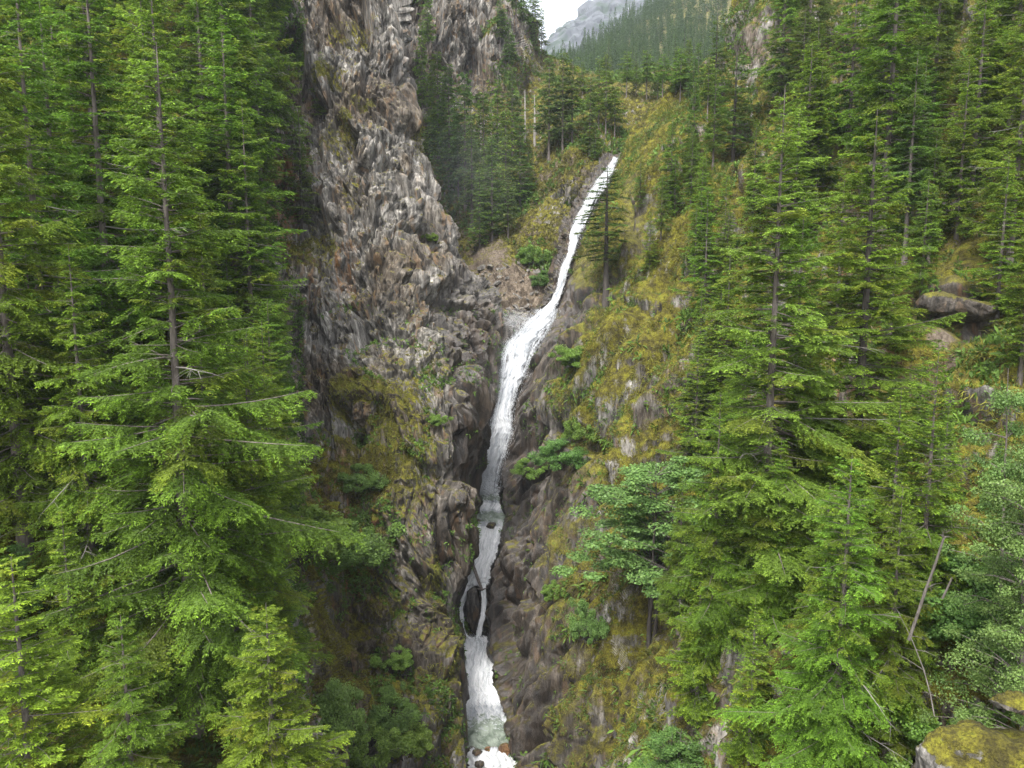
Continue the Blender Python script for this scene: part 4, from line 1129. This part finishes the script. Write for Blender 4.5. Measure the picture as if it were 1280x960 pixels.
# bare snags in the hollow
for i, (x, a, c, lb) in enumerate([(601, 140, 195, "bare pale dead trunk standing among the dark firs of the hollow"), (656, 112, 178, "bare grey dead trunk on the yellow grassy slope right of the hollow's firs"), (668, 118, 182, "thin bare dead trunk nearest the gully on the yellow grassy slope")]):
    p = ray(x, c)
    tp = unproj(x, a, p[1]); Hh = tp[2] - p[2]
    e = empty("dead_tree", p)
    link("trunk", mesh_np("trunk", *tube([[0, 0, -1], [.05, 0, Hh * .5], [0, .1, Hh]], [.34, .24, .07], 8, i, .05)), M_PALE, e)
    for q in range(5):
        z = Hh * (.4 + .11 * q); az = q * 2.1 + i
        link("branch", mesh_np("branch", *tube([[0, 0, z], [math.cos(az) * .7, math.sin(az) * .7, z + .15], [math.cos(az) * 1.3, math.sin(az) * 1.3, z]], [.06, .04, .02], 5)), M_PALE, e)
    tag(e, lb, "dead tree")
# ------------------------------------------------------------------ far hillside forest
GDv = SURF["far_hillside"][2]
r = np.random.default_rng(5)
spots = []
for tries in range(14000):
    if len(spots) >= 1100: break
    i, j = r.integers(0, GDv.shape[0] - 12), r.integers(0, GDv.shape[1])
    p = GDv[i, j]; qx, qy = proj(p[None])
    if not (690 < qx[0] < 960 and -45 < qy[0] < 114): continue
    if any(abs(p[0] - s[0]) + abs(p[1] - s[1]) * .6 < 3.2 for s in spots): continue
    spots.append(p)
spots.sort(key=lambda p: p[1])
rest_V, rest_F, rest_C, ro = [], [], [], 0
for n_, p in enumerate(spots):
    k = r.uniform(.5, 1.15); kz = k * r.uniform(.8, 1.1); rz = r.uniform(0, 6.28)
    if n_ < 120:
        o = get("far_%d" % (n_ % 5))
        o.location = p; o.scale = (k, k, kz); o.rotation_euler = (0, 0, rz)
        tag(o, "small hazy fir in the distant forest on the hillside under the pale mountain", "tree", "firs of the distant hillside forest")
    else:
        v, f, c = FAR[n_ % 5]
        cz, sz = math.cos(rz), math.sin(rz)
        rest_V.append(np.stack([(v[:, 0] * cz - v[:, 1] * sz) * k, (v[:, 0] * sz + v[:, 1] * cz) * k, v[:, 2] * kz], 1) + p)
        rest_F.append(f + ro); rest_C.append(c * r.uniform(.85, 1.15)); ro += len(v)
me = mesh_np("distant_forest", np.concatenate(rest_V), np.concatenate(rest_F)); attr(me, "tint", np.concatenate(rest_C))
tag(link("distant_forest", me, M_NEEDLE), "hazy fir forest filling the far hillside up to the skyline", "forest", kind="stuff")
# ------------------------------------------------------------------ fill of the forest slopes
def fill(surf, region, n, keys, lab, grp, mind, hmin, hmax, seed, wide=1.0, avoid=()):
    G = SURF[surf][2]; r = np.random.default_rng(seed)
    PX, PY = proj(G.reshape(-1, 3)); PX = PX.reshape(G.shape[:2]); PY = PY.reshape(G.shape[:2])
    x0, x1, y0, y1 = region
    I, J = np.nonzero((PX > x0) & (PX < x1) & (PY > y0) & (PY < y1))
    if not len(I): return
    sp = []
    for t in range(n * 60):
        if len(sp) >= n: break
        q = r.integers(0, len(I)); p = G[I[q], J[q]]
        px, py = PX[I[q], J[q]], PY[I[q], J[q]]
        if any((px - ax) ** 2 / (rx * rx) + (py - ay) ** 2 / (ry * ry) < 1 for ax, ay, rx, ry in avoid): continue
        if any((p[0] - s[0]) ** 2 + (p[1] - s[1]) ** 2 + .3 * (p[2] - s[2]) ** 2 < mind ** 2 for s in sp): continue
        sp.append(p)
        o = get(keys[r.integers(0, len(keys))]); k = r.uniform(hmin, hmax) / o["H"]
        o.location = p - np.array([0, 0, .3]); o.scale = (k * wide, k * wide, k); o.rotation_euler = (0, 0, r.uniform(0, 6.28))
        tag(o, lab, "tree" if o.name.split(".")[0] != "shrub" else "shrub", grp)
for x, a, c, k in [(1020, 60, 250, "mid_b"), (1060, -60, 190, "mid_c"), (1130, 60, 330, "mid_d"), (1215, -40, 230, "mid_c"), (1280, 60, 280, "mid_b"), (975, -60, 150, "mid_b"), (1045, 210, 420, "mid_c"), (1160, 160, 330, "mid_b"), (990, 130, 330, "mid_a")]:
    plant(k, x, a, c, "fir of mixed size crowding the upper right slope under the top edge", group="firs crowding the upper right slope", wide=1.1)
fill("cliff", (-120, 330, 40, 420), 26, ["mid_a", "mid_b", "mid_c"], "fir in the dense upper left forest behind the foremost firs", "firs of the upper left forest", 7.0, 18, 30, 1, wide=1.25)
fill("cliff", (-120, 345, 420, 900), 26, ["mid_a", "near_b", "mid_c"], "fir in the shaded lower left forest between the foremost firs", "firs of the lower left forest", 5.0, 9, 20, 2, wide=1.25)
for x, a, c, k in [(1150, 215, 385, "mid_b"), (1245, 190, 400, "mid_c"), (1110, 300, 470, "mid_c"), (1275, 250, 470, "mid_a"), (1085, 215, 400, "mid_a"), (1145, 440, 570, "mid_b")]:
    plant(k, x, a, c, "fir half hiding the rusty bank and dark rock ledge on the right", group="firs in front of the rusty bank", wide=1.25)
for x, a, c, k in [(895, 345, 560, "mid_c"), (925, 400, 640, "mid_a"), (868, 420, 600, "mid_c"), (1000, 420, 700, "mid_a"), (1110, 480, 740, "mid_c"), (965, 540, 800, "near_b")]:
    plant(k, x, a, c, "fir filling the gaps between the foremost firs on the right", group="firs between the foremost right firs", wide=1.3)
fill("rock_slope", (960, 1400, -60, 300), 14, ["mid_b", "mid_d", "mid_a", "mid_c"], "fir scattered on the rusty upper right slope", "firs of the upper right slope", 9.0, 15, 24, 3, wide=1.4, avoid=[(1200, 320, 90, 60)])
fill("rock_slope", (850, 1010, 180, 480), 8, ["mid_c", "mid_b"], "fir on the mossy slope behind the pale topped fir", "firs behind the pale topped fir", 6.0, 9, 15, 4)
fill("rock_slope", (900, 1330, 600, 900), 18, ["mid_c", "near_b", "mid_b"], "small fir in the lower right thicket around the foremost firs", "small firs of the lower right thicket", 4.0, 5, 11, 6)


# ------------------------------------------------------------------ ground cover: grass, moss tufts, ferns (nobody could count them)
def sample(surf, n, weight, seed):
    G, mk = SURF[surf][2], SURF[surf][3]
    r = np.random.default_rng(seed)
    A = np.cross(G[1:, :-1] - G[:-1, :-1], G[:-1, 1:] - G[:-1, :-1])
    ar = np.linalg.norm(A, axis=-1); Nn = A / (ar[..., None] + 1e-9)
    c = G[:-1, :-1]
    s = np.sign(np.sum(Nn * -c, -1)); s[s == 0] = 1; Nn = Nn * s[..., None]
    px, py = proj(c)
    w = ar * weight(px, py, c, Nn, mk[:-1, :-1])
    w = np.where((px > -60) & (px < 1340) & (py > -40) & (py < 1010), w, 0)
    cw = np.cumsum(w.ravel()); q = np.searchsorted(cw, r.uniform(0, cw[-1], n)); q = np.clip(q, 0, w.size - 1)
    i, j = np.unravel_index(q, w.shape)
    a, b = r.uniform(0, 1, (2, n, 1))
    P = c[i, j] + a * (G[i + 1, j] - c[i, j]) + b * (G[i, j + 1] - c[i, j])
    return P, Nn[i, j], r

def blades(P, N, r, length, width, c0, c1, k=5, hang=0.6, spread=.5, patch=.25):
    n = len(P)
    P = np.repeat(P, k, 0); N = np.repeat(N, k, 0); m = len(P)
    L = length * np.repeat(r.uniform(.5, 1.3, n), k) * r.uniform(.6, 1.2, m)
    D = N * .6 + np.array([0, 0, 1.]) * (0.75 - hang) + r.normal(0, spread, (m, 3))
    D /= np.linalg.norm(D, axis=1, keepdims=True)
    S = np.cross(D, r.normal(size=(m, 3))); S /= np.linalg.norm(S, axis=1, keepdims=True)
    P = P + r.normal(0, length * .35, (m, 3)) * .6
    mid = P + D * (L * .5)[:, None]; tip = P + D * L[:, None]; tip[:, 2] -= L * hang * .5
    V = np.empty((m, 4, 3))
    V[:, 0] = P - N * .05; V[:, 1] = mid + S * (width * r.uniform(.6, 1.3, m))[:, None]; V[:, 2] = tip; V[:, 3] = mid - S * (width * r.uniform(.6, 1.3, m))[:, None]
    pn = 0.5 + 0.5 * np.clip(fbm(P * patch, 3, 900) * 1.4, -1, 1)[:, None]
    f = np.clip(pn * .7 + r.uniform(-.2, .5, (m, 1)), 0, 1)
    C = (np.array(c0) * (1 - f) + np.array(c1) * f) * r.uniform(.75, 1.25, (m, 1))
    return V.reshape(-1, 3), np.arange(4 * m).reshape(m, 4), np.repeat(C, 4, 0)

def cover(name, label, cat, parts):
    Vs, Fs, Cs, o = [], [], [], 0
    for V, F, C in parts:
        Vs.append(V); Fs.append(F + o); Cs.append(C); o += len(V)
    me = mesh_np(name, np.concatenate(Vs), np.concatenate(Fs)); attr(me, "tint", np.concatenate(Cs))
    return tag(link(name, me, M_GRASS), label, cat, kind="stuff")
M_GRASS = leaf_material("grass_and_moss", 0.0, 0.0, 0.3, 0.7)

MY0, MY1 = (.066, .056, .009), (.20, .19, .019)      # yellow moss
GR0, GR1 = (.05, .085, .018), (.115, .18, .034)          # grass
parts = []
noise_w = lambda c, s, sd: 0.5 + 0.5 * np.clip(fbm(c.reshape(-1, 3) * s, 3, sd).reshape(c.shape[:-1]) * 1.5, -1, 1)
# mossy right wall
P, N, r = sample("rock_slope", 60000, lambda px, py, c, n, mk: np.clip(mk[..., 0] - .35, 0, 1) * (.15 + noise_w(c, .12, 3) ** 2) * (1 - mk[..., 1]), 1)
parts.append(blades(P, N, r, .42, .035, MY0, MY1, k=4, hang=.75))
P, N, r = sample("rock_slope", 26000, lambda px, py, c, n, mk: (.2 + np.clip(mk[..., 0], 0, 1)) * noise_w(c, .16, 5) ** 4 * (1 - mk[..., 1]), 2)
parts.append(blades(P, N, r, .55, .045, GR0, GR1, k=5, hang=.45))
P, N, r = sample("rock_slope", 2600, lambda px, py, c, n, mk: (.1 + np.clip(mk[..., 0], 0, 1)) * noise_w(c, .2, 15) ** 5 * (1 - mk[..., 1]), 21)
parts.append(blades(P, N, r, 1.0, .13, (.055, .105, .02), (.13, .22, .035), k=12, hang=.45, spread=.8))      # fern clumps
P, N, r = sample("rock_slope", 9000, lambda px, py, c, n, mk: np.clip(mk[..., 0] - .2, 0, 1) * noise_w(c, .35, 16) ** 5 * (1 - mk[..., 1]), 22)
parts.append(blades(P, N, r, .9, .045, (.07, .075, .014), (.19, .19, .03), k=9, hang=.55, spread=.35))       # long grass tufts
# forest floors
P, N, r = sample("rock_slope", 22000, lambda px, py, c, n, mk: (px > 850) * noise_w(c, .2, 6) ** 2, 3)
parts.append(blades(P, N, r, .5, .09, GR0, (.11, .19, .035), k=6, hang=.3))
P, N, r = sample("cliff", 22000, lambda px, py, c, n, mk: (px < 380) * noise_w(c, .2, 7) ** 2, 4)
parts.append(blades(P, N, r, .5, .09, GR0, (.11, .19, .035), k=6, hang=.3))
cover("ground_cover", "yellow moss tufts, grass and low ferns covering the steep right wall and forest floor", "ground cover", parts)
# cliff ledges
parts = []
P, N, r = sample("cliff", 17000, lambda px, py, c, n, mk: (px > 340) * np.clip(mk[..., 0] - .3, 0, 1) * (.1 + noise_w(c, .2, 8) ** 3) * (.3 + np.clip(n[..., 2], 0, 1)), 5)
parts.append(blades(P, N, r, .45, .04, MY0, (.17, .18, .03), k=4, hang=.7))
P, N, r = sample("cliff", 5000, lambda px, py, c, n, mk: (px > 340) * (py > 380) * np.clip(mk[..., 0] + .05, 0, 1) * noise_w(c, .3, 9) ** 6 * (.3 + np.clip(n[..., 2], 0, 1)), 6)
parts.append(blades(P, N, r, .5, .08, GR0, (.13, .23, .04), k=7, hang=.4))
P, N, r = sample("rock_slope", 2500, lambda px, py, c, n, mk: (px < 760) * (py > 420) * noise_w(c, .3, 10) ** 6, 7)
parts.append(blades(P, N, r, .45, .08, GR0, (.13, .23, .04), k=7, hang=.4))
cover("ledge_plants", "moss, ferns and small plants growing on ledges and cracks of the gorge walls", "ledge plants", parts)
# hollow behind the falls and ridge
parts = []
P, N, r = sample("hillside", 26000, lambda px, py, c, n, mk: np.clip(mk[..., 0] - .2, 0, 1) * (.15 + noise_w(c, .1, 11) ** 2), 8)
parts.append(blades(P, N, r, .8, .11, (.07, .066, .02), (.145, .142, .034), k=4, hang=.5))
P, N, r = sample("hillside", 9000, lambda px, py, c, n, mk: np.clip(mk[..., 0] - .1, 0, 1) * noise_w(c, .09, 12) ** 4, 9)
parts.append(blades(P, N, r, 1.0, .2, GR0, (.12, .21, .04), k=7, hang=.2))
cover("hillside_scrub", "yellowish grass and low green scrub covering the hollow and ridge behind the falls", "scrub", parts)

# ------------------------------------------------------------------ loose rocks of the talus: each its own object
TAL = [link("boulder", boulder_mesh("boulder", sz, 70 + i, sub=3, soil=.25, blocky=.9), M_TALUS) for i, sz in enumerate([(1.1, .8, .6), (.8, .7, .5), (1.3, .8, .7), (.7, .6, .6), (1.0, 1.0, .5)])]
G = SURF["hillside"][2]; PX, PY = proj(G)
I, J = np.nonzero((((PX - 643) / 52) ** 2 + ((PY - 362) / 40) ** 2 < 1))
r = np.random.default_rng(3)
done = []
for t in range(4000):
    if len(done) >= 90: break
    q = r.integers(0, len(I)); p = G[I[q], J[q]]
    k = r.uniform(.35, 1.1) if t % 6 else r.uniform(1.1, 2.0)
    if any(np.linalg.norm(p - s[0]) < .75 * (k + s[1]) for s in done): continue
    done.append((p, k))
    o = TAL[t % 5] if TAL[t % 5].get("category") is None else TAL[t % 5].copy()
    if o.name not in COL.objects: COL.objects.link(o)
    o.location = p + np.array([0, 0, .1]); o.scale = (k, k, k * r.uniform(.8, 1.2)); o.rotation_euler = (r.normal(0, .3), r.normal(0, .3), r.uniform(0, 6.28))
    tag(o, "loose pale angular rock in the talus chute left of the falls", "boulder", "rocks of the talus chute")
for o in list(TAL):
    if o.get("category") is None: bpy.data.objects.remove(o)

# ------------------------------------------------------------------ mossy outcrop, overhang block, leaning dead trunks
def rock_at(px, py, Y, size, seed, label, rz=0, rot=(0, 0), snap=True, **kw):
    p = ray(px, py)          # sunk into the slope it belongs to
    if p is not None and snap: Y = float(p[1]) + .1 * size[1]
    o = boulder(px, py, Y, size, seed, label, rz=rz, **kw); o.rotation_euler = (rot[0], rot[1], rz); return o
rock_at(1232, 968, 26.0, (2.4, 1.8, 2.5), 91, "large yellow mossy outcrop in the bottom right corner", sub=6, moss=.95, och=.1, blocky=.6, snap=False)
rock_at(1262, 878, 25.6, (.75, .7, .36), 92, "flat block with a mossy top perched on the bottom right outcrop", sub=5, moss=1.0, blocky=.9, snap=False)
rock_at(455, 508, 96.0, (1.7, 1.5, 2.1), 99, "bright yellow moss covered knob jutting from the left cliff shoulder", sub=5, moss=1.15, blocky=.5)
rock_at(1200, 385, 62.0, (3.3, 3.2, 1.25), 104, "dark jutting rock overhang with a mossy top on the right slope", sub=6, moss=.95, wet=.45, och=.2, rot=(-.1, .22), blocky=.55)
M_SNAG = bark_material("snag_wood", (.045, .038, .031), (.15, .132, .115), 1.6)
def dead_trunk(pts, r0, r1, label, cat="dead tree", mat=None, twigs=0, seed=0):
    pts = np.array(pts); b0 = pts[0].copy()
    e = empty("dead_tree", b0)
    link("trunk", mesh_np("trunk", *tube(pts - b0, np.linspace(r0, r1, len(pts)), 9, seed, .05), True), mat or M_PALE, e)
    g = np.random.default_rng(seed)
    for q in range(twigs):
        i = g.integers(1, len(pts)); p = pts[i] - b0; d = g.normal(0, .5, 3); d[2] = abs(d[2]) * .4
        link("branch", mesh_np("branch", *tube([p, p + d * .6, p + d * 1.2 + [0, 0, -.12]], [r1 * .8 + .008, .012, .006], 5)), mat or M_PALE, e)
    return tag(e, label, cat)
dead_trunk([unproj(x, y, d) for x, y, d in [(1136, 800, 33.6), (1147, 768, 33.4), (1158, 735, 33.2), (1168, 708, 33), (1180, 672, 32.8)]], .075, .05, "leaning bare grey trunk with a broken end among the lower right firs", mat=M_SNAG, twigs=5, seed=2)
dead_trunk([unproj(x, y, d) for x, y, d in [(1168, 895, 31.6), (1163, 868, 32), (1155, 838, 32.4), (1145, 812, 32.8), (1138, 795, 33.2), (1126, 772, 33.3)]], .032, .014, "thin pale crooked dead branch hanging below the leaning bare trunk", "dead branch", mat=M_SNAG, twigs=9, seed=3)
dead_trunk([unproj(x, y, d) for x, y, d in [(1178, 748, 34.2), (1184, 736, 34.1), (1190, 722, 34.0)]], .055, .04, "short grey stub of dead trunk right of the leaning bare trunk", mat=M_SNAG, seed=4)

# ------------------------------------------------------------------ flying spray: fine drops and threads of water round the falls
r = np.random.default_rng(12)
Ps, Ls = [], []
def spray_rows(rows, n, sx, side, y0, y1, spread, ln):
    A = np.array(rows, float)
    yy = r.uniform(y0, y1, n)
    l = np.interp(yy, A[:, 0], A[:, 1]); rr = np.interp(yy, A[:, 0], A[:, 2]); Y = np.interp(yy, A[:, 0], A[:, 3])
    off = r.exponential(spread, n)
    pick = r.random(n) < side
    x = np.where(pick, l - off + 1.2, rr + off * .7 - 1.2)
    P = unproj(x, yy, Y - r.uniform(.1, 1.0, n))
    Ps.append(P); Ls.append(ln * r.uniform(.3, 1.3, n))
spray_rows(FALL, 5200, 0, .7, 385, 470, 3.6, .30)
spray_rows(FALL, 5200, 0, .75, 470, 612, 3.2, .36)
spray_rows(FALL, 1800, 0, .5, 200, 385, 1.2, .30)
spray_rows(MID, 1500, 0, .5, 655, 730, 1.6, .2)
spray_rows(LOW, 1200, 0, .5, 800, 880, 1.8, .15)
for (x, y, Y, sx, sy, n) in [(604, 606, 116, 9, 7, 2600), (645, 402, 127.5, 12, 7, 1500), (592, 800, 100, 10, 4, 900)]:
    Ps.append(unproj(x + r.normal(0, sx, n), y + r.normal(0, sy, n), Y - r.uniform(0, 1.5, n))); Ls.append(np.full(n, .10))
P = np.concatenate(Ps); Ln = np.concatenate(Ls); n = len(P)
D = np.stack([r.normal(-.12, .12, n), r.normal(0, .1, n), -np.ones(n)], 1) * Ln[:, None]
S = np.stack([np.ones(n), r.normal(0, .6, n), 0 * Ln], 1); S /= np.linalg.norm(S, axis=1, keepdims=True); S = S * r.uniform(.008, .028, n)[:, None]
V = np.empty((n, 4, 3)); V[:, 0] = P; V[:, 1] = P + D * .5 + S; V[:, 2] = P + D; V[:, 3] = P + D * .5 - S
m, nt, N_, L_ = new_mat("spray_drops"); bs = N_.new("ShaderNodeBsdfPrincipled"); bs.inputs[0].default_value = (.8, .82, .84, 1); bs.inputs["Roughness"].default_value = .4
tl = N_.new("ShaderNodeBsdfTranslucent"); tl.inputs[0].default_value = (.85, .87, .9, 1); mx = N_.new("ShaderNodeMixShader"); mx.inputs[0].default_value = .5
L_.new(bs.outputs[0], mx.inputs[1]); L_.new(tl.outputs[0], mx.inputs[2]); oo = N_.new("ShaderNodeOutputMaterial"); L_.new(mx.outputs[0], oo.inputs[0])
tag(link("spray", mesh_np("spray", V.reshape(-1, 3), np.arange(4 * n).reshape(n, 4)), m), "fine white spray flying off the edges and feet of the falls", "spray", kind="stuff")
# ------------------------------------------------------------------ light, sky
world = bpy.data.worlds.new("World"); scene.world = world; world.use_nodes = True
wn = world.node_tree
for n in list(wn.nodes): wn.nodes.remove(n)
SUN_EL, SUN_AZ = 58.0, 205.0
sk = wn.nodes.new("ShaderNodeTexSky"); sk.sky_type = 'NISHITA'; sk.sun_disc = False
sk.sun_elevation = R(SUN_EL); sk.sun_rotation = R(SUN_AZ)
sk.air_density = 1.0; sk.dust_density = 3.0; sk.ozone_density = 1.0
hs = wn.nodes.new("ShaderNodeHueSaturation"); hs.inputs["Saturation"].default_value = 0.28
bg = wn.nodes.new("ShaderNodeBackground"); bg.inputs[1].default_value = 0.13
wo = wn.nodes.new("ShaderNodeOutputWorld")
wn.links.new(sk.outputs[0], hs.inputs["Color"]); wn.links.new(hs.outputs[0], bg.inputs[0]); wn.links.new(bg.outputs[0], wo.inputs[0])
sd = bpy.data.lights.new("sun", 'SUN'); sd.energy = 1.5; sd.angle = R(16); sd.color = (1, .97, .92)
so = bpy.data.objects.new("sun", sd); COL.objects.link(so)
# sky sun_rotation: clockwise from +Y
az, el = R(SUN_AZ), R(SUN_EL)
dirv = Vector((math.sin(az) * math.cos(el), math.cos(az) * math.cos(el), math.sin(el)))
so.rotation_euler = dirv.to_track_quat('Z', 'Y').to_euler()

vs = scene.view_settings
vs.view_transform = 'Standard'; vs.look = 'None'; vs.exposure = 2.1; vs.gamma = 1.0; vs.use_curve_mapping = False
cy = scene.cycles
cy.max_bounces = 6; cy.diffuse_bounces = 4; cy.glossy_bounces = 2; cy.transmission_bounces = 4; cy.transparent_max_bounces = 24
cy.volume_bounces = 0
cy.use_denoising = True; cy.denoiser = 'OPENIMAGEDENOISE'; cy.denoising_input_passes = 'RGB_ALBEDO_NORMAL'; cy.denoising_prefilter = 'NONE'
# ------------------------------------------------------------------ air
import bmesh
def box(name, lo, hi):
    bm = bmesh.new(); bmesh.ops.create_cube(bm, size=1.0)
    for v in bm.verts: v.co = [lo[i] + (v.co[i] + .5) * (hi[i] - lo[i]) for i in range(3)]
    me = bpy.data.meshes.new(name); bm.to_mesh(me); bm.free(); return me
hm, nt, N, L = new_mat("haze_air")
pv = N.new("ShaderNodeVolumePrincipled"); pv.inputs["Color"].default_value = (.82, .90, 1.0, 1); pv.inputs["Density"].default_value = 0.00010
pv.inputs["Anisotropy"].default_value = 0.0
o_ = N.new("ShaderNodeOutputMaterial"); L.new(pv.outputs[0], o_.inputs[1])
tag(link("haze", box("haze", (-1900, -70, -77), (1900, 2650, 560)), hm), kind="stuff")
# ------------------------------------------------------------------ spray hanging round the falls
def mist(px, py, Y, size, dens, seed):
    V, F = ICO[4]
    me = mesh_np("mist", V * np.array(size), F, True)
    m, nt, N, L = new_mat("spray_mist"); b = NB(nt)
    co = b.add("ShaderNodeTexCoord").outputs["Object"]
    q = b.mapping(co, scale=(1 / size[0], 1 / size[1], 1 / size[2]))
    ln = b.add("ShaderNodeVectorMath", operation='LENGTH'); L.new(q, ln.inputs[0])
    fall = b.step(ln.outputs["Value"], 1.0, 0.15)
    n = b.step(b.noise(co, 0.45, 4, 0.6), 0.36, 0.68)
    pv = N.new("ShaderNodeVolumePrincipled"); pv.inputs["Color"].default_value = (.95, .97, 1, 1)
    L.new(b.math('MULTIPLY', b.math('MULTIPLY', fall, n), dens), pv.inputs["Density"])
    o = N.new("ShaderNodeOutputMaterial"); L.new(pv.outputs[0], o.inputs[1])
    m.cycles.volume_step_rate = 1.0
    ob = link("mist", me, m); ob.location = unproj(px, py, Y)
    return tag(ob, kind="stuff")
mist(642, 400, 127.0, (4.6, 3.0, 2.6), .16, 1)
mist(606, 582, 114.6, (3.4, 2.2, 5.5), .30, 2)
mist(626, 480, 120.2, (2.4, 1.5, 8.0), .12, 3)
mist(578, 225, 166, (17, 20, 16), .004, 4)
